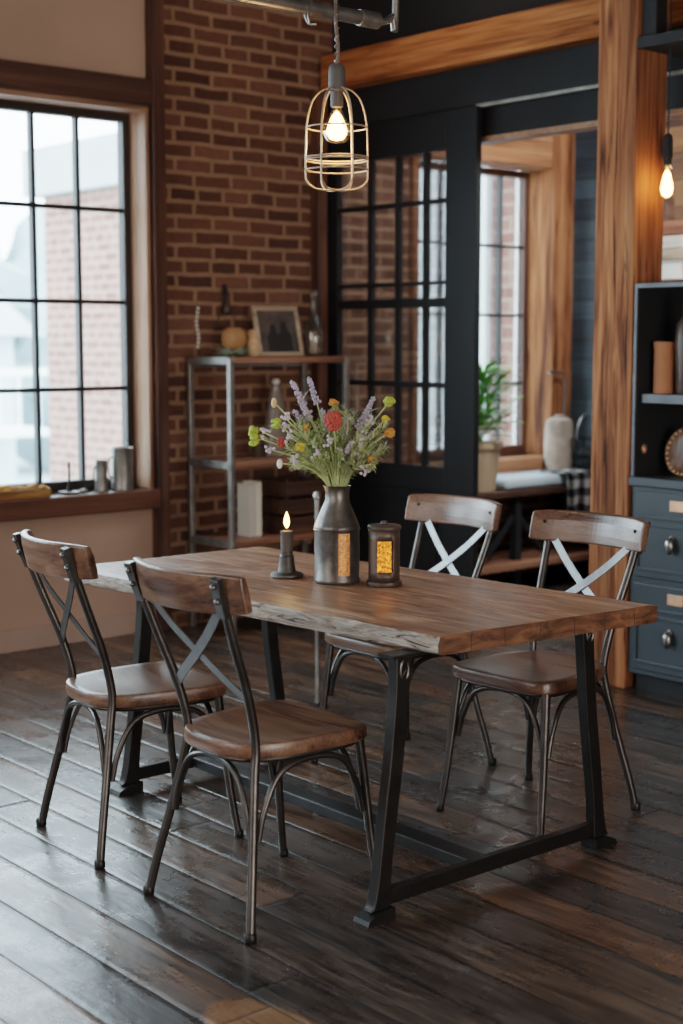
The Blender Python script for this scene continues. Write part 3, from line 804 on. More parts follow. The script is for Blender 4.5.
# ------------------------------------------------------------------ flowers: u = to the right, z = height, w = towards the room
RT = Vector((.76, -.649, 0)); FW = Vector((.649, .76, 0)); VC = Vector((VX, VY, 0))
def fp(u, z, w=0): return VC + RT * u - FW * w + Vector((0, 0, z))
def stem_path(u, z, w):
    mu, mw = max(-.030, min(.030, u * .19)), max(-.028, min(.028, w * .30))
    b = fp(mu * .8, .985 + abs(mu) * .4, mw * .8)
    m_ = fp(mu, 1.055, mw)
    tip = fp(u, z, w); k = m_.lerp(tip, .5) + RT * (-u * .08) + Vector((0, 0, .02))
    return cr([b, m_, k, tip], 6)
def flower(kind, u, z, w, label, group, petal, big=1.0, leaves=2):
    base = stem_path(u, z, w)
    t = thing(kind, label, 'flower', tuple(base[0]), group)
    m = MB().tube(base, [.0022] * len(base), 5)
    obj('stem', m, M['stem'], t)
    lf = MB()
    for _ in range(leaves):
        i = random.randint(9, len(base) - 2); d = (base[i+1] - base[i-1]).normalized()
        sd = RT * random.choice((-1, 1)) * random.uniform(.4, 1) + FW * random.uniform(-.6, .6)
        lf.leaf(base[i], d * .8 + sd * .7, Vector((0, 0, 1)), random.uniform(.03, .055), .010, 0, .3)
    if leaves: obj('leaf', lf, random.choice([M['leaf2'], M['leaf3']]), t)
    b = MB(); tip = base[-1]; d = (base[-1] - base[-4]).normalized()
    if petal == 'spike':                                     # lavender spike
        nb = int(7 * big) + 2
        sd = d.orthogonal().normalized(); s2 = d.cross(sd)
        for i in range(nb):
            s_ = i / nb; c0 = tip - d * (.085 * big) * (1 - s_)
            for k in range(4):
                a = k * 1.57 + i * .9; q_ = .0085 * (1.15 - s_ * .7) * random.uniform(.7, 1.2)
                b.ell(c0 + (sd * cos(a) + s2 * sin(a)) * q_ + d * random.uniform(-.003, .003), .0042, .0042, .0050, 6, 4)
        mt = M['lav']
    elif petal == 'pale':
        for i in range(9):
            b.ell(tip + Vector((random.gauss(0, .008), random.gauss(0, .008), random.gauss(0, .011))), .0055, .0055, .0055, 6, 4)
        mt = M['lilac']
    elif petal in ('red', 'smallred'):
        for i in range(90):
            s_ = i / 89; rr = random.uniform(.6, 1.15) * .022 * big * sin(pi * (.15 + .75 * (1 - s_)))
            a = i * 2.4
            b.ell(tip + Vector((0, 0, -.032 * big + .044 * big * s_)) + RT * rr * cos(a) + FW * rr * sin(a), .0048 * big, .0048 * big, .0065 * big, 6, 4)
        mt = M['red']
    elif petal == 'lime':
        for i in range(26):
            b.ell(tip + RT * random.gauss(0, .006) + FW * random.gauss(0, .006) + Vector((0, 0, random.uniform(-.028, .026))), .0085, .0085, .007, 7, 5)
        mt = M['lime']
    elif petal in ('yellow', 'orange', 'limeball'):
        for i in range(16):
            th = random.uniform(0, 6.28); ph = random.uniform(-1, 1)
            dd = Vector((cos(th) * math.sqrt(1-ph*ph), sin(th) * math.sqrt(1-ph*ph), ph))
            b.ell(tip + dd * .010 * big, .0075 * big, .0075 * big, .006 * big, 7, 5)
        mt = M[{'yellow': 'yellow', 'orange': 'orange', 'limeball': 'lime'}[petal]]
    else:                                                    # bud
        b.ell(tip + Vector((0, 0, -.002)), .008 * big, .008 * big, .014 * big, 10, 8); mt = M[petal]
    obj('bloom', b, mt, t)
    return t
def U(px): return (px - 337) * .00312
def Z(py): return 1.051 + (486 - py) * .00312
FG = 'wild flowers in the zinc vase'
for px, py, w, kind, lb, pt, bg in [
    (292, 381, .01, 'lavender', 'lavender spike leaning left, tallest but one in the vase', 'spike', 1.0),
    (309, 378, -.02, 'lavender', 'topmost lavender spike standing upright in the vase', 'spike', 1.0),
    (299, 398, .03, 'lavender', 'short lavender spike just below the two tallest ones', 'spike', .8),
    (294, 410, .0, 'lavender', 'mauve lavender cluster on the left shoulder of the bouquet', 'spike', .9),
    (322, 409, -.03, 'lavender', 'lavender spike behind the large red bloom', 'spike', .9),
    (374, 397, .02, 'lavender', 'long lavender spike slanting up to the right', 'spike', 1.3),
    (347, 413, .04, 'lavender', 'lavender tip just right of the red bloom', 'spike', .8),
    (352, 440, .06, 'lavender', 'low lavender spike in front, right of the red bloom', 'spike', .8),
    (377, 430, -.03, 'lavender', 'lavender spike beside the orange flower on the right', 'spike', .7),
    (334, 416, .105, 'celosia', 'large red plume flower in the middle of the bouquet', 'red', 1.15),
    (283, 440, .04, 'celosia', 'small red flower low on the left of the bouquet', 'smallred', .62),
    (255, 436, .02, 'green_flower', 'lime green flower head at the far left of the bouquet', 'lime', 1),
    (389, 402, .0, 'yellow_flower', 'lime yellow flower head at the top right of the bouquet', 'limeball', 1.25),
    (385, 419, .03, 'yellow_flower', 'small yellow flower under the top right flower head', 'yellow', .8),
    (389, 432, .03, 'orange_flower', 'round orange flower at the right edge of the bouquet', 'orange', 1.1),
    (301, 446, .07, 'yellow_flower', 'pale yellow flower low in front on the left', 'yellow', 1.1),
    (307, 427, .03, 'orange_flower', 'small orange flower above the pale yellow one', 'orange', .75),
    (277, 424, .0, 'yellow_flower', 'yellow green tuft on the left of the bouquet', 'limeball', 1.15),
    (371, 458, .05, 'orange_flower', 'orange flower low on the right side of the bouquet', 'orange', .8),
    (334, 404, -.02, 'flower_bud', 'orange bud poking up above the red bloom', 'orange_bud', 1.0),
    (275, 403, .0, 'flower_bud', 'peach bud at the upper left of the bouquet', 'peach', 1.1),
    (281, 462, .05, 'flower_bud', 'cream bud drooping below the left side of the bouquet', 'cream', 1.1)]:
    if pt == 'orange_bud': pt = 'orange'; 
    flower(kind, U(px), Z(py), w, lb, FG, pt, bg)
for px, py, w in [(265, 432, .03), (272, 450, .0), (284, 425, -.02), (343, 450, .07), (362, 436, .02), (316, 452, .07), (287, 418, .05), (292, 436, .06), (329, 440, .08), (357, 448, .06), (369, 421, .03), (346, 424, .0), (310, 415, .02), (297, 459, .07), (365, 468, .06)]:
    flower('pale_flower', U(px), Z(py), w, 'spray of tiny pale lilac flowers among the green sprigs', 'pale lilac sprays in the zinc vase', 'pale')
# feathery green filler: nobody could count its sprigs
fs_, fl1, fl2 = MB(), MB(), MB()
for i in range(78):
    u = random.uniform(-.165, .155); z = 1.15 + random.uniform(.0, .145) - abs(u) * .3; w = random.uniform(-.09, .10)
    base = stem_path(u, z, w)
    fs_.tube(base, [.0017] * len(base), 5)
    lf = random.choice((fl1, fl1, fl2))
    for j in range(8, len(base) - 1):
        d = (base[j+1] - base[j-1]).normalized()
        for k in range(6):
            a = random.uniform(0, 6.28); o1 = d.orthogonal().normalized(); o2 = d.cross(o1)
            dd = d * .75 + (o1 * cos(a) + o2 * sin(a)) * .8
            lf.leaf(base[j].lerp(base[j+1], random.random()), dd, Vector((0, 0, 1)), random.uniform(.012, .036), random.uniform(.004, .0075), 0, .25)
    for k in range(10):
        dd = Vector((random.gauss(0, .5), random.gauss(0, .5), 1))
        lf.leaf(base[-1], dd, RT, random.uniform(.012, .028), .005, 0, .1)
t = thing('green_foliage', 'feathery sage green filler foliage massed among the vase flowers', 'foliage', (VX, VY, .99))
t['kind'] = 'stuff'
for nm, mb, mt in (('stem', fs_, M['stem']), ('sage_leaf', fl1, M['leaf2']), ('olive_leaf', fl2, M['leaf3'])):
    o = obj(nm, mb, mt, t); o['kind'] = 'stuff'

# ------------------------------------------------------------------ pendant lamp
def bulb(parent, x, y, zt, r, h):
    b = obj('bulb', MB().lathe([(p_.x, p_.y) for p_ in cr([(.013, 0, 0), (.014, -.02, 0), (.020, -.035, 0), (r * .82, -h * .52, 0), (r, -h * .70, 0), (r * .88, -h * .86, 0), (r * .5, -h * .97, 0), (.001, -h, 0)], 5)], (x, y, zt), 32), M['bulb_glass'], parent)
    f_ = MB().lathe([(max(p_.x, .001), p_.y) for p_ in cr([(.003, -h * .24, 0), (r * .40, -h * .36, 0), (r * .70, -h * .60, 0), (r * .76, -h * .74, 0), (r * .52, -h * .88, 0), (.002, -h * .93, 0)], 5)], (x, y, zt), 20)
    obj('filament', f_, M['bulb_core'], b)
    return b
P = thing('pendant_lamp', 'wire cage pendant lamp with a glowing bulb hanging over the table', 'lamp', (VX, VY, 1.95))
obj('socket', MB().lathe([(.006, 2.322), (.018, 2.320), (.0245, 2.312), (.0255, 2.30), (.0255, 2.245), (.019, 2.24), (.019, 2.20), (.017, 2.195)], (VX, VY, 0), 24), M['socket'], P)
cord = []
for i in range(0, 40):
    t = i / 39; z = 2.318 + t * (ZC - .006 - 2.318)
    cord.append((VX + .004 * sin(i * .9) * (1 - t), VY - .004 * cos(i * .7) * (1 - t), z))
obj('cord', MB().tube(cord, .0055, 8), M['rope'], P)
tw = []
for i in range(400):
    t = i / 399; z = 2.32 + t * .45; a = t * 130; j = min(38, int(t * .45 / (ZC - 2.324) * 39)); 
    tw.append((VX + .0058 * cos(a), VY + .0058 * sin(a), z))
obj('cord_braid', MB().tube(tw, .0022, 5), M['gal'], P)
bulb(P, VX, VY, 2.212, .041, .125)
cg = MB(); R0 = .094
for k in range(6):
    a = k * pi / 3 + .35
    pr = [(.024, 2.252), (.05, 2.240), (.074, 2.210), (.089, 2.155), (R0 - .001, 2.09), (R0, 2.0), (.090, 1.976), (.07, 1.958), (.04, 1.951), (.0, 1.950)]
    cg.tube(cr([(VX + r * cos(a), VY + r * sin(a), z) for r, z in pr], 5), .0028, 7)
for r, z in ((.091, 2.135), (R0, 2.046), (R0, 2.039), (.093, 2.010)):
    cg.tube([(VX + r * cos(2*pi*k/48), VY + r * sin(2*pi*k/48), z) for k in range(48)], .0027, 7, close=True)
obj('cage', cg, M['cage'], P)

# bare bulb by the pillar
bx_, by_ = 5.10, 3.888
P2 = thing('bare_bulb_lamp', 'bare glowing bulb on a black cord beside the timber pillar', 'lamp', (bx_, by_, 2.08))
obj('cord', MB().tube([(bx_, by_, 2.345), (bx_, by_, ZC - .005)], .004, 6), M['blackflat'], P2)
obj('socket', MB().lathe([(.006, 2.35), (.018, 2.34), (.021, 2.32), (.021, 2.25), (.017, 2.245), (.017, 2.222)], (bx_, by_, 0), 18), M['blackflat'], P2)
bulb(P2, bx_, by_, 2.240, .034, .16)

# ------------------------------------------------------------------ window sill
def can(x, y, r, h, label):
    t = thing('metal_can', label, 'can', (x, y, .746), 'grey tins on the window sill')
    obj('body', MB().lathe([(r, 0), (r * 1.02, .004), (r, .01), (r, h - .008), (r * 1.04, h - .003), (r * .97, h), (r * .93, h - .006), (r * .9, .01)], (x, y, .746), 28, cap1=True), M['gal'], t)
    hd = MB().tube(cr([(x - r, y, .746 + h * .8), (x - r * 1.5, y - .01, .746 + h * .7), (x - r * 1.5, y - .01, .746 + h * .4), (x - r, y, .746 + h * .3)], 5), .004, 6)
    obj('handle', hd, M['iron'], t)
can(3.885, 6.405, .032, .155, 'smaller grey tin on the window sill, left of the pair')
can(4.005, 6.40, .056, .215, 'larger grey tin on the window sill beside the timber jamb')
t = thing('sill_candlestick', 'thin metal candlestick on a saucer on the window sill', 'candle holder', (3.70, 6.40, .746))
obj('saucer', MB().lathe([(.035, 0), (.05, .006), (.052, .012), (.045, .012), (.02, .008)], (3.70, 6.40, .746), 24), M['gal'], t)
obj('spike', MB().lathe([(.018, .0125), (.012, .03), (.007, .05), (.006, .12), (.008, .13), (.007, .155), (.002, .16)], (3.70, 6.40, .746), 14), M['iron'], t)
obj('snuffer', MB().ell((3.765, 6.375, .758), .022, .014, .011, 10, 6), M['gal'], t)
t = thing('wooden_tray', 'low wooden tray of amber pieces at the left end of the sill', 'tray', (3.40, 6.38, .746))
m = MB().box(3.26, 3.56, 6.33, 6.445, .746, .754)
for a in ((3.26, 3.56, 6.33, 6.338), (3.26, 3.56, 6.437, 6.445), (3.26, 3.268, 6.338, 6.437), (3.552, 3.56, 6.338, 6.437)): m.box(*a, .754, .79)
obj('tray', m, M['tray'], t, .002)
m = MB()
for i in range(22): m.ell((random.uniform(3.29, 3.53), random.uniform(6.36, 6.415), random.uniform(.775, .80)), .024, .017, .014, 8, 6)
s = obj('amber_pieces', m, M['amber'], t)

# ------------------------------------------------------------------ etagere against the brick wall
E0, E1, EY0, EY1 = 4.385, 5.17, 5.99, 6.37
e = thing('shelf_unit', 'open shelf unit of grey metal posts and brown boards against the brick wall', 'shelf', (4.78, 6.18, 0))
for x in (E0, E1 - .028):
    for y in (EY0, EY1 - .028):
        obj('post', MB().box(x, x + .028, y, y + .028, 0, 1.41), M['gal'], e, .003)
for z in (1.385, .86, .455, .10):
    obj('shelf_board', MB().box(E0 + .03, E1 - .03, EY0 + .002, EY1 - .002, z, z + .028), M['shelf_wood'], e, .003)
    for x in (E0, E1 - .028): obj('side_rail', MB().box(x, x + .028, EY0 + .028, EY1 - .028, z - .008, z + .03), M['gal'], e, .002)
for z in (1.36, .835): obj('back_rail', MB().box(E0 + .028, E1 - .028, EY1 - .014, EY1, z, z + .024), M['gal'], e)
EG = 'keepsakes on the top shelf'
zt = 1.4145
# picture frame, leaning back
t = thing('picture_frame', 'framed photograph of two dark figures leaning on the top shelf', 'picture frame', (4.88, 6.2, zt), None)
fm = MB()
Wf, Hf = .30, .262
def leanp(x, y, z): return (4.885 + x, 6.20 + y + z * .24, zt + z)
def lbox(mb, x0, x1, y0, y1, z0, z1):
    vs = [leanp(x, y, z) for x in (x0, x1) for y in (y0, y1) for z in (z0, z1)]
    mb.add(vs, [(0,1,3,2),(4,6,7,5),(0,4,5,1),(2,3,7,6),(0,2,6,4),(1,5,7,3)])
for a in ((-Wf/2, Wf/2, 0, .022), (-Wf/2, Wf/2, Hf - .022, Hf), (-Wf/2, -Wf/2 + .022, .022, Hf - .022), (Wf/2 - .022, Wf/2, .022, Hf - .022)):
    lbox(fm, a[0], a[1], 0, .018, a[2], a[3])
obj('frame', fm, wood('pale_frame_wood', '#9a8068', '#c4a88e', '#dcc5ae', 'X', .5, .1, 2, False, .2), t, .002)
q = MB(); lbox(q, -Wf/2 + .02, Wf/2 - .02, .006, .014, .02, Hf - .02); ph = obj('photograph', q, M['photo'], t)
q = MB()
for x, hh in ((-.035, .17), (.04, .185)):
    pts = [(x - .045, .024), (x + .045, .024), (x + .042, hh - .07), (x + .022, hh - .045), (x + .016, hh - .01), (x, hh), (x - .016, hh - .01), (x - .022, hh - .045), (x - .042, hh - .07)]
    q.add([leanp(a, .0045, b) for a, b in pts], [tuple(range(len(pts)))])
obj('printed_figures', q, M['photo_dark'], ph)
# hanging cone with string
t = thing('hanging_ornament', 'dark teardrop ornament hung from a nail on the brick wall', 'ornament', (4.645, 6.39, 1.66))
obj('hook', MB().ell((4.645, 6.384, 1.762), .014, .014, .032, 10, 8), M['blackflat'], t)
m = MB().tube([(4.645, 6.386, 1.735), (4.585, 6.386, 1.56)], .003, 5).tube([(4.645, 6.386, 1.735), (4.735, 6.386, 1.56)], .003, 5).tube([(4.585, 6.386, 1.56), (4.735, 6.386, 1.56)], .003, 5)
m.lathe([(.002, 1.735), (.014, 1.70), (.028, 1.66), (.022, 1.64), (.002, 1.632)], (4.647, 6.371, 0), 14)
obj('frame', m, M['bark'], t)
t = thing('hanging_bead_string', 'string of pale beads hanging left of the orange ball', 'beads', (4.465, 6.39, 1.56))
m = MB()
for i in range(10): m.ell((4.468 + .006 * sin(i * .8), 6.384, 1.465 + i * .022), .0085, .0085, .009, 8, 6)
obj('bead', m, M['cream'], t); obj('string', MB().tube([(4.468, 6.391, 1.45), (4.468, 6.391, 1.70)], .0018, 5), M['rope'], t)
t = thing('dried_gourd', 'round orange gourd nestled in pale leaves on the top shelf', 'gourd', (4.565, 6.2, zt))
m = MB(); n = 36
prof = [(0.002, .035), (.03, .037), (.055, .058), (.063, .09), (.056, .125), (.03, .148), (.004, .145)]
m.lathe(prof, (4.565, 6.2, zt), n, cap0=False, cap1=False, jit=lambda a, z: .0035 * cos(a * 9))
obj('body', m, paint('gourd_skin', '#a9764a', .6, .2, 12), t); obj('stalk', MB().tube([(4.565, 6.2, zt + .142), (4.568, 6.2, zt + .155), (4.576, 6.2, zt + .162)], [.006, .005, .004], 7), M['bark'], t)
m = MB()
for i in range(80):
    a = random.uniform(0, 6.28); r = random.uniform(.03, .08)
    m.leaf((4.565 + r * cos(a), 6.2 + r * .9 * sin(a), zt + .002 + random.uniform(0, .03)), (cos(a), sin(a), random.uniform(.05, .9)), (0, 0, 1), random.uniform(.03, .06), .022, 0, .2)
t2 = obj('leaf_nest', m, paint('pale_leaf', '#b4c4ae', .8, .3, 9), t)
t = thing('figurine', 'small pale carved figurine left of the picture frame', 'figurine', (4.672, 6.18, zt))
obj('body', MB().lathe([(.03, 0), (.033, .01), (.030, .04), (.034, .065), (.026, .085), (.02, .092), (.026, .105), (.027, .12), (.018, .135), (.002, .14)], (4.672, 6.18, zt), 18, jit=lambda a, z: .003 * cos(3 * a + z * 40)), M['peach'], t)
t = thing('glass_decanter', 'tall clear glass decanter at the right end of the top shelf', 'bottle', (5.10, 6.2, zt))
obj('body', MB().lathe([(.05, 0), (.054, .006), (.054, .12), (.048, .16), (.024, .215), (.018, .24), (.018, .285), (.024, .292), (.019, .294), (.014, .285), (.014, .24), (.044, .155), (.049, .12), (.048, .012), (.002, .01)], (5.10, 6.2, zt), 26, cap1=False), M['clear'], t)
obj('stopper', MB().lathe([(.013, .285), (.014, .30), (.022, .315), (.024, .335), (.014, .352), (.002, .356)], (5.10, 6.2, zt), 16), M['clear'], t)
# middle shelf
zm = .8885
t = thing('glass_flask', 'cone shaped glass flask on the middle shelf behind the flowers', 'flask', (4.84, 6.2, zm))
M['frost'] = thin_glass('frosted_glass', '#cfc4b8', .1, .15, .45)
obj('body', MB().lathe([(.078, 0), (.085, .008), (.08, .03), (.05, .24), (.03, .34), (.026, .37), (.03, .38), (.024, .38), (.022, .34), (.044, .24), (.07, .03), (.002, .01)], (4.84, 6.2, zm), 26, cap1=False), M['frost'], t)
obj('stopper', MB().ell((4.84, 6.2, zm + .392), .022, .022, .018, 12, 8), M['cream'], t)
t = thing('yellow_posy', 'small yellow dried posy in a dark cup on the middle shelf', 'plant', (4.72, 6.2, zm))
obj('cup', MB().lathe([(.03, 0), (.036, .06), (.034, .06), (.028, .01)], (4.72, 6.2, zm), 18, cap1=True), M['bark'], t)
m = MB()
for i in range(12): m.ell((4.72 + random.gauss(0, .016), 6.2 + random.gauss(0, .014), zm + .09 + random.gauss(0, .012)), .012, .012, .010, 7, 5)
obj('bloom', m, M['yellow'], t)
# lower shelf
zl = .4835
for i, (x, h, dpt, mt) in enumerate(((4.60, .275, .10, M['book']), (4.642, .285, .105, M['bookpage']))):
    t = thing('book', ['upright cream book, left one of the pair on the lower shelf', 'taller pale book, right one of the pair on the lower shelf'][i], 'book', (x, 6.12, zl), 'upright books on the lower shelf')
    obj('cover', MB().box(x - .0195, x - .0165, 6.10, 6.10 + dpt, zl, zl + h).box(x + .0165, x + .0195, 6.10, 6.10 + dpt, zl, zl + h).box(x - .0165, x + .0165, 6.10, 6.104, zl, zl + h), mt, t)
    obj('pages', MB().box(x - .0164, x + .0164, 6.105, 6.096 + dpt, zl + .004, zl + h - .004), M['bookpage'], t)
t = thing('storage_crate', 'dark open wooden crate on the lower shelf beside the books', 'crate', (4.93, 6.18, zl))
m = MB().box(4.78, 5.08, 6.04, 6.33, zl, zl + .01)
for k in range(3):
    z0 = zl + .012 + k * .095
    m.box(4.78, 5.08, 6.04, 6.052, z0, z0 + .075); m.box(4.78, 5.08, 6.318, 6.33, z0, z0 + .075)
    m.box(4.78, 4.792, 6.052, 6.318, z0, z0 + .075); m.box(5.068, 5.08, 6.052, 6.318, z0, z0 + .075)
obj('slats', m, M['shelf_dark'], t)
for x in (4.792, 5.05):
    for y in (6.0525, 6.30): obj('corner_post', MB().box(x, x + .018, y, y + .018, zl + .010, zl + .29), M['shelf_dark'], t)
t = thing('wooden_box', 'brown wooden box on the lowest shelf, seen under the table', 'box', (4.62, 6.15, .1285))
obj('body', MB().box(4.46, 4.80, 6.02, 6.30, .1285, .30), M['shelf_wood'], t, .004)
obj('lid', MB().box(4.452, 4.808, 6.012, 6.308, .3005, .325), M['shelf_wood'], t, .004)

# ------------------------------------------------------------------ slate cabinet with hutch
K = thing('hutch_cabinet', 'slate blue drawer cabinet with open black shelves beside the pillar', 'cabinet', (5.2, 3.4, 0))
KX0, KX1, KY0, KY1 = 5.0, 5.42, 2.75, 3.968
b = MB().box(KX0 + .018, KX1, KY0, KY1, .075, .885)
obj('chest', b, M['cab'], K, .004)
obj('toe_kick', MB().box(KX0 + .05, KX1 - .02, KY0 + .02, KY1 - .02, 0, .0748), M['blackflat'], K)
obj('counter', MB().box(KX0 - .012, KX1, KY0, KY1, .8852, .925), M['cab'], K, .006)
h = MB().box(KX0 + .005, KX1, KY1 - .016, KY1, .9252, 1.735).box(KX0 + .005, KX1, KY0, KY0 + .016, .9252, 1.735)
h.box(KX0 + .005, KX1, KY0 + .016, KY1 - .016, 1.715, 1.735)
obj('hutch_frame', h, M['cab_steel'], K, .002)
obj('hutch_back', MB().box(KX1 - .012, KX1 - .001, KY0 + .016, KY1 - .016, .9252, 1.7148).box(KX0 + .012, KX1 - .012, KY1 - .020, KY1 - .0165, .9252, 1.7148), M['blackflat'], K)
obj('hutch_shelf', MB().box(KX0 + .03, KX1 - .013, KY0 + .017, KY1 - .03, 1.235, 1.275), M['cab_steel'], K, .003)
obj('peg', MB().ell((KX0 + .06, KY1 - .026, 1.04), .014, .01, .02, 10, 8), M['copper'], K)
def drawer(z0, z1, y0, y1):
    dr = obj('drawer', MB().box(KX0 + .002, KX0 + .018, y0, y1, z0, z1), M['cab'], K, .005)
    m = MB(); a = .028
    m.box(KX0 - .008, KX0 + .002, y0 + .012, y1 - .012, z1 - .115, z1 - .10)
    for q in ((y0 + .02, y1 - .02, z0 + .03, z0 + .045), (y0 + .02, y1 - .02, z1 - .148, z1 - .133)): m.box(KX0 - .006, KX0 + .002, *q)
    for q in ((y0 + .02, y0 + .035), (y1 - .035, y1 - .02)): m.box(KX0 - .006, KX0 + .002, q[0], q[1], z0 + .045, z1 - .148)
    obj('moulding', m, M['cab'], dr, .003)
    ym = y1 - .225
    obj('label_plate', MB().box(KX0 - .005, KX0 + .002, ym - .045, ym + .035, z1 - .075, z1 - .03), M['copper'], dr, .002)
    kz = (z0 + z1) / 2 - .035; ky = ym + .02
    kn = MB().lathe([(.014, 0), (.014, .006), (.008, .01), (.008, .018)], (0, 0, 0), 14)
    kn.v = [(KX0 + .002 - p_[2], ky + p_[0], kz + .03 + p_[1]) for p_ in kn.v]
    kn.ell((KX0 - .02, ky, kz), .018, .022, .036, 14, 8)
    obj('pull', kn, M['knob'], dr)
for z0, z1 in ((.50, .868), (.10, .475)):
    for y1 in (3.945, 3.345):
        drawer(z0, z1, y1 - .575, y1)
# things in the hutch
t = thing('terracotta_vase', 'plain terracotta cylinder vase on the cabinet shelf', 'vase', (5.10, 3.895, 1.2755))
obj('body', MB().lathe([(.042, 0), (.044, .006), (.044, .19), (.047, .196), (.047, .215), (.042, .218), (.039, .21), (.038, .02)], (5.11, 3.885, 1.2755), 28, cap1=True), M['terracotta'], t)
t = thing('dark_bottle', 'tall dark brown bottle with a pale cap right of the terracotta vase', 'bottle', (5.13, 3.79, 1.2755))
obj('body', MB().lathe([(.04, 0), (.043, .01), (.046, .10), (.052, .22), (.046, .29), (.024, .32), (.02, .33)], (5.12, 3.775, 1.2755), 24, jit=lambda a, z: .0025 * cos(6 * a + z * 60)), M['bark'], t)
obj('cap', MB().lathe([(.021, .3305), (.022, .335), (.022, .40), (.018, .405)], (5.12, 3.775, 1.2755), 18), M['gal'], t)
t = thing('round_platter', 'round brown carved platter standing on the cabinet counter', 'platter', (5.1, 3.79, .9255))
m = MB().lathe([(.002, 0), (.07, .002), (.095, .012), (.105, .024), (.101, .028), (.09, .017), (.068, .010), (.002, .009)], (0, 0, 0), 40, cap0=False, cap1=False)
m.v = [(5.15 - p_[2] + (.105 + p_[0]) * .22, 3.795 + p_[1], .927 + (.105 + p_[0])) for p_ in m.v]
obj('platter', m, M['plate'], t)
m = MB()
for k in range(26):
    a = 2 * pi * k / 26; p_ = (.096 * cos(a), .096 * sin(a), .022)
    m.ell((5.150 - p_[2] + (.105 + p_[0]) * .22, 3.795 + p_[1], .927 + .105 + p_[0]), .007, .007, .007, 6, 4)
obj('rim_bead', m, M['peach'], t)

# ------------------------------------------------------------------ lumber rack in the back area
r = thing('lumber_rack', 'wall rack of dark uprights holding boards behind the cabinet', 'rack', (6.8, 4.6, 0))
for y in (3.7, 4.5, 5.25): obj('upright', MB().box(6.9, 6.96, y, y + .05, 0, 2.3), M['shelf_dark'], r)
for z in (1.80, 1.20, .60): obj('shelf_board', MB().box(6.5, 6.9, 3.6, 5.4, z, z + .02), M['shelf_dark'], r)
zz = 1.8205
t = thing('storage_box', 'pale blue white box under the boards on the rack', 'box', (6.62, 5.0, zz))
obj('body', MB().box(6.52, 6.78, 4.86, 5.08, zz, zz + .092), M['white'], t, .004); obj('lid', MB().box(6.515, 6.785, 4.855, 5.085, zz + .0925, zz + .105), M['white'], t, .003)
t = thing('storage_box', 'small brown box beside the pale box on the rack', 'box', (6.62, 4.8, zz))
obj('body', MB().box(6.52, 6.78, 4.70, 4.85, zz, zz + .092), M['peach'], t, .004); obj('lid', MB().box(6.515, 6.785, 4.695, 4.852, zz + .0925, zz + .105), M['peach'], t, .003)
t = thing('storage_box', 'dark brown box at the right end of the rack shelf', 'box', (6.62, 4.4, zz))
obj('body', MB().box(6.52, 6.78, 4.2, 4.62, zz, zz + .092), M['bark'], t, .004); obj('lid', MB().box(6.515, 6.785, 4.195, 4.625, zz + .0925, zz + .105), M['bark'], t, .003)
z = zz + .1055
for i, (hh, mt, lb) in enumerate(((.055, 'reclaimed', 'tan weathered board, lowest of the stack behind the bulb'), (.065, 'white_board', 'whitish weathered board in the middle of the stack behind the bulb'), (.075, 'redboard', 'reddish board on top of the stack behind the bulb'))):
    if mt == 'white_board': M[mt] = wood('white_board', '#8f8478', '#b9aea2', '#d6cec4', 'Y', .7, .4, 1.5, True, .4)
    tag(obj('reclaimed_board', MB().box(6.51, 6.80, 4.0 + .05 * i, 5.25 - .02 * i, z, z + hh), M[mt], None, .004), lb, 'board', 'boards stacked on the rack')
    z += hh + .0035

# ------------------------------------------------------------------ back room bench and its things
bnch = thing('window_bench', 'wooden window bench on black legs under the back window', 'bench', (6.5, 6.1, 0))
obj('bench_top', MB().box(5.6, 7.29, 5.90, 6.39, .585, .62), M['shelf_dark'], bnch, .004)
for x in (5.75, 6.42, 7.2):
    obj('leg', MB().box(x, x + .05, 5.93, 5.98, 0, .584), M['blackflat'], bnch)
    obj('leg', MB().box(x, x + .05, 6.31, 6.36, 0, .584), M['blackflat'], bnch)
obj('brace', MB().strap([(6.47, 5.955, .46), (6.68, 5.955, .24)], (0, 1, 0), .02, .03), M['blackflat'], bnch)
obj('brace', MB().strap([(6.42, 5.955, .46), (6.2, 5.955, .24)], (0, 1, 0), .02, .03), M['blackflat'], bnch)
obj('lower_shelf', MB().box(5.65, 7.27, 5.86, 6.305, .16, .20), M['shelf_wood'], bnch, .004)
t = tag(obj('seat_cushion', MB().box(6.335, 7.28, 5.93, 6.36, .6205, .69), M['cushion'], None, .03, 4), 'pale blue seat cushion lying on the window bench', 'cushion')
t = thing('potted_plant', 'leafy green plant with white flowers in a tan pot on the bench', 'plant', (6.215, 6.03, .6205))
px_, py_ = 6.215, 6.03
pm = MB().lathe([(.085, 0), (.09, .004), (.118, .25), (.13, .255), (.13, .29), (.118, .29), (.112, .26)], (px_, py_, .6205), 28, cap1=True)
obj('pot', pm, M['pot'], t)
m = MB()
for i in range(260):
    a = random.uniform(0, 6.28); r_ = abs(random.gauss(0, .085)); zz_ = .93 + random.uniform(.02, .40)
    spread = .06 + .12 * (1 - abs(zz_ - 1.12) / .3)
    m.leaf((px_ + r_ * cos(a), py_ + r_ * sin(a), zz_), (cos(a), sin(a), random.uniform(.2, 1.3)), (0, 0, 1), random.uniform(.09, .16), random.uniform(.035, .06), 0, .35)
for i in range(9):
    a = i * .7; m.tube(cr([(px_, py_, .89), (px_ + .03 * cos(a), py_ + .03 * sin(a), 1.0), (px_ + .06 * cos(a), py_ + .06 * sin(a), 1.2)], 4), .004, 5)
obj('foliage', m, M['leaf'], t)
m = MB()
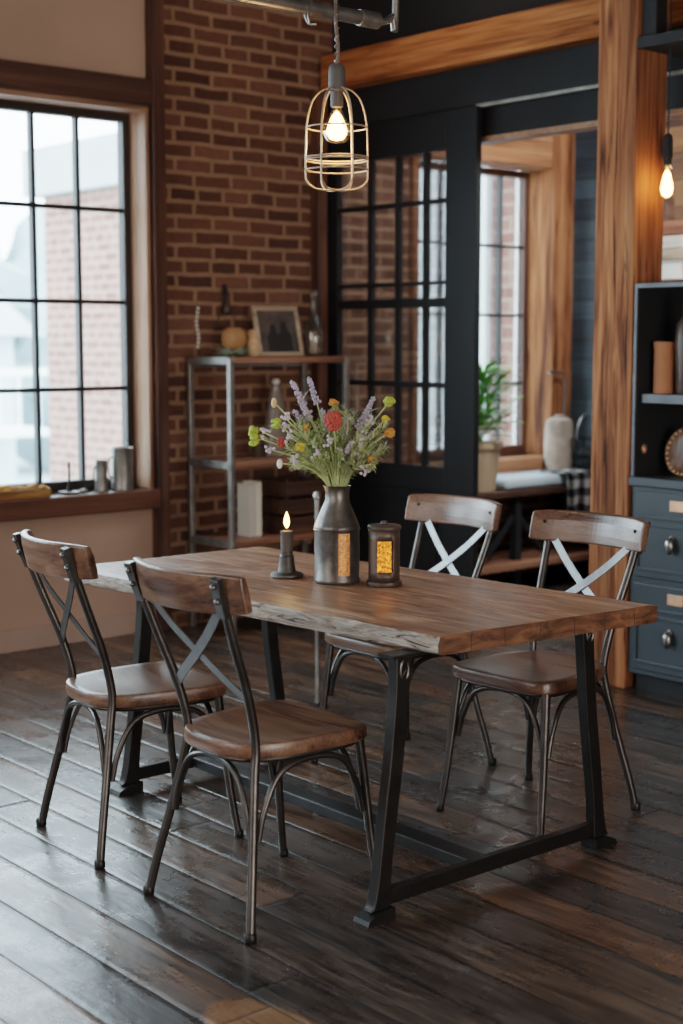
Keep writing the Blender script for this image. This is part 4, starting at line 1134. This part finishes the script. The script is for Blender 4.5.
for i in range(34):
    a = random.uniform(-2.6, .6); rr = random.uniform(.05, .16)
    c0 = Vector((px_ + rr * cos(a), py_ + rr * sin(a), random.uniform(.93, 1.06)))
    for k in range(5):
        d = Vector((cos(k * 1.257), sin(k * 1.257), .3)); m.ell(c0 + d * .014, .012, .012, .007, 6, 4)
obj('blossom', m, M['cream'], t)
t = thing('bolster_pillow', 'upright grey linen bolster on the bench beside the back window', 'pillow', (7.03, 6.14, .6905))
obj('pillow', MB().lathe([(.05, 0), (.078, .008), (.088, .05), (.09, .16), (.088, .27), (.078, .315), (.05, .33), (.015, .315), (.002, .31)], (7.03, 6.14, .6905), 30, jit=lambda a, z: .006 * noise.noise(Vector((cos(a)*2, sin(a)*2, z * 9)))), M['linen'], t)
obj('tied_end', MB().lathe([(.02, .311), (.03, .33), (.028, .345), (.002, .348)], (7.03, 6.14, .6905), 14, jit=lambda a, z: .004 * cos(a * 7)), M['linen'], t)
t = thing('wire_basket', 'dark wire basket with a hoop handle on the bench by the pillar', 'basket', (7.13, 5.99, .6905))
m = MB(); bx2, by2, bz2 = 7.13, 5.99, .6915
for zq, rq in ((.004, .09), (.10, .105), (.20, .115)):
    m.tube([(bx2 + rq * cos(2*pi*k/28), by2 + rq * sin(2*pi*k/28), bz2 + zq) for k in range(28)], .004, 6, close=True)
for k in range(14):
    a = 2 * pi * k / 14; m.tube([(bx2 + .09 * cos(a), by2 + .09 * sin(a), bz2 + .004), (bx2 + .115 * cos(a), by2 + .115 * sin(a), bz2 + .20)], .003, 5)
obj('basket', m, M['iron'], t)
obj('handle', MB().tube([(bx2 + .112 * cos(q), by2, bz2 + .20 + .16 * sin(q)) for q in [pi*k/16 for k in range(17)]], .0045, 7), M['gal'], t)
m = MB()
for zq in (.05, .11): m.ell((bx2, by2, bz2 + zq), .085, .085, .045, 16, 8)
obj('dark_bundle', m, paint('dark_cloth', '#2c3338', .9), t)
t = thing('arched_rod', 'thin grey arched rod stand between bolster and shiplap wall', 'stand', (7.2, 6.2, .6905))
obj('rod', MB().tube(cr([(7.185, 6.235, .692), (7.185, 6.235, 1.0), (7.185, 6.235, 1.24), (7.165, 6.235, 1.285), (7.11, 6.235, 1.297), (7.03, 6.235, 1.297)], 6), .008, 8), M['gal'], t)
obj('foot', MB().lathe([(.05, 0), (.05, .008), (.012, .014)], (7.185, 6.235, .6905), 18), M['gal'], t)
# plaid blanket draped over the bench front
m = MB(); nu, nv = 16, 18
for j in range(nv + 1):
    s_ = j / nv * .52
    for i in range(nu + 1):
        x = 6.80 + .48 * i / nu
        if s_ < .2: y, z = 6.09 - s_, .698 + .004 * sin(i)
        elif s_ < .25: a = (s_ - .2) / .05 * pi / 2; y, z = 5.89 - .025 * sin(a), .698 - .025 * (1 - cos(a))
        else: y, z = 5.865 - .010 * sin(i * 1.3) * min(1, (s_ - .25) * 6), .673 - (s_ - .25)
        m.v.append((x, y, z))
for j in range(nv):
    for i in range(nu):
        a = j * (nu + 1) + i; m.f.append([a, a + nu + 1, a + nu + 2, a + 1]); m.s.append(True); m.m.append(0)
o = obj('plaid_blanket', m, M['plaid']); tag(o, 'black and white checked blanket draped over the bench edge', 'blanket')
sm = o.modifiers.new('s', 'SOLIDIFY'); sm.thickness = .006; sm.offset = 1

# ------------------------------------------------------------------ outside
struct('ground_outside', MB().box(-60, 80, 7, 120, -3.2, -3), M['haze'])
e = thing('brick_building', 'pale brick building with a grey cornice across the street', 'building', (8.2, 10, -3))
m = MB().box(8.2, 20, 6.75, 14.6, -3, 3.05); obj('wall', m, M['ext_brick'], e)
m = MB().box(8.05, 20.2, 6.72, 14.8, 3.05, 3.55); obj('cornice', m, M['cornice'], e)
for y, y2 in ((7.44, 7.56), (7.86, 8.6), (12.62, 12.8)): obj('pilaster', MB().box(8.14, 8.2, y, y2, -3, 3.05), M['ext_white'], e)
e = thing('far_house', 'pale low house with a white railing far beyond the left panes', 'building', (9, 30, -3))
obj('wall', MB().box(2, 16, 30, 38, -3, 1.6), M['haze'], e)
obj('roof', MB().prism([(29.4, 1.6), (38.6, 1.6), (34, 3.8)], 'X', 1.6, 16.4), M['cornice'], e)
M['far_pane'] = paint('far_pane', '#7f97a0', .4)
for k in range(6): obj('window', MB().box(3 + k * 2.1, 4 + k * 2.1, 29.93, 30, -.6, .9), M['far_pane'], e)
m = MB().box(1.8, 16, 28.4, 28.5, .75, .9)
for k in range(30): m.box(1.8 + k * .48, 1.86 + k * .48, 28.42, 28.48, -.4, .75)
m.box(1.8, 16, 28.4, 30, -.55, -.4)
obj('railing', m, M['ext_white'], e)
m = MB()
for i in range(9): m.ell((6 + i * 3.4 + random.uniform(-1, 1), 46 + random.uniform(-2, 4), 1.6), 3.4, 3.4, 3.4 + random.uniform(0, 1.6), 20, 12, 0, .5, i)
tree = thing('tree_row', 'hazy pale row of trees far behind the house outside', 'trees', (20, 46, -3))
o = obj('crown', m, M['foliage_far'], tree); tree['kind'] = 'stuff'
m = MB()
for i in range(9): m.cyl((6 + i * 3.4, 46, -3), (6 + i * 3.4, 46, 0), .3, .2, 10)
obj('trunk', m, M['cornice'], tree)

# ------------------------------------------------------------------ light
W = bpy.data.worlds.new('overcast'); S.world = W; W.use_nodes = True
bg = W.node_tree.nodes['Background']; bg.inputs[0].default_value = (.82, .94, 1.0, 1); bg.inputs[1].default_value = 8

def area(name, loc, rot, sx_, sy_, power, col, portal=False, spread=None):
    L = bpy.data.lights.new(name, 'AREA'); L.shape = 'RECTANGLE'; L.size = sx_; L.size_y = sy_; L.energy = power; L.color = col
    if spread: L.spread = spread
    o = bpy.data.objects.new(name, L); C.objects.link(o); o.location = loc; o.rotation_euler = rot
    if portal: L.cycles.is_portal = True
    return o
area('portal_window_1', ((WX0 + WX1) / 2, 6.63, (WZ0 + WZ1) / 2), (radians(-90), 0, 0), WX1 - WX0, WZ1 - WZ0, 1, (1, 1, 1), True)
area('portal_window_2', ((V0 + V1) / 2, 6.63, (VZ0 + VZ1) / 2), (radians(-90), 0, 0), V1 - V0, VZ1 - VZ0, 1, (1, 1, 1), True)
area('left_window_light', (.5, 6.3, 1.75), (radians(-82), 0, 0), 2.2, 1.9, 115, (.66, .88, 1))
area('front_fill', (-2.35, 3.2, 1.8), (radians(-80), 0, radians(90)), 3.2, 1.9, 50, (1, .95, .90))  # added fill lamp from the unseen side; no window is built there
area('rear_fill', (1.6, -2.35, 1.15), (radians(86), 0, 0), 3.0, 1.6, 85, (1, .93, .86))  # invented fill lamp for plaster and brick; no window behind it
area('room_fill', (1.5, .5, 3.4), (0, 0, 0), 3, 3, 10, (1, .86, .70))
def point(name, loc, power, col, r=.03):
    L = bpy.data.lights.new(name, 'POINT'); L.energy = power; L.color = col; L.shadow_soft_size = r
    o = bpy.data.objects.new(name, L); C.objects.link(o); o.location = loc
point('pendant_light', (VX, VY, 2.10), 4.5, (1, .66, .36), .04)
point('bare_bulb_light', (bx_, by_, 2.13), 4.5, (1, .6, .28), .035)
point('candle_light', (cx, cy, cz + .19), .25, (1, .6, .25), .012)
area('brick_wash', (4.6, 5.2, 3.45), (radians(25), 0, 0), 1.6, .3, 1.5, (1, .74, .52))
point('back_area_light', (6.0, 3.6, 2.6), 4, (1, .66, .38), .08)
area('back_room_fill', (6.0, 4.4, 3.3), (radians(38), 0, radians(-12)), 1.0, 1.6, 75, (.88, .95, 1))  # unseen lamp added to brighten the shiplap and bench

# ------------------------------------------------------------------ camera
cam = bpy.data.cameras.new('camera'); co = bpy.data.objects.new('camera', cam); C.objects.link(co); S.camera = co
pitch, ax, f_px = radians(6.63), radians(49.5), 1480
fwd = Vector((cos(ax) * cos(pitch), sin(ax) * cos(pitch), -sin(pitch)))
co.location = (0, 0, 1.5); co.rotation_euler = fwd.to_track_quat('-Z', 'Y').to_euler()
cam.sensor_fit = 'VERTICAL'; cam.sensor_height = 36; cam.lens = 36 * f_px / 1024
cam.clip_start = .05; cam.clip_end = 300
cam.dof.use_dof = True; cam.dof.focus_distance = 4.35; cam.dof.aperture_fstop = 2.2

S.view_settings.view_transform = 'Filmic'
S.view_settings.look = 'Medium Contrast'
S.view_settings.exposure = .92
S.cycles.max_bounces = 10; S.cycles.transparent_max_bounces = 24; S.cycles.sample_clamp_indirect = 6
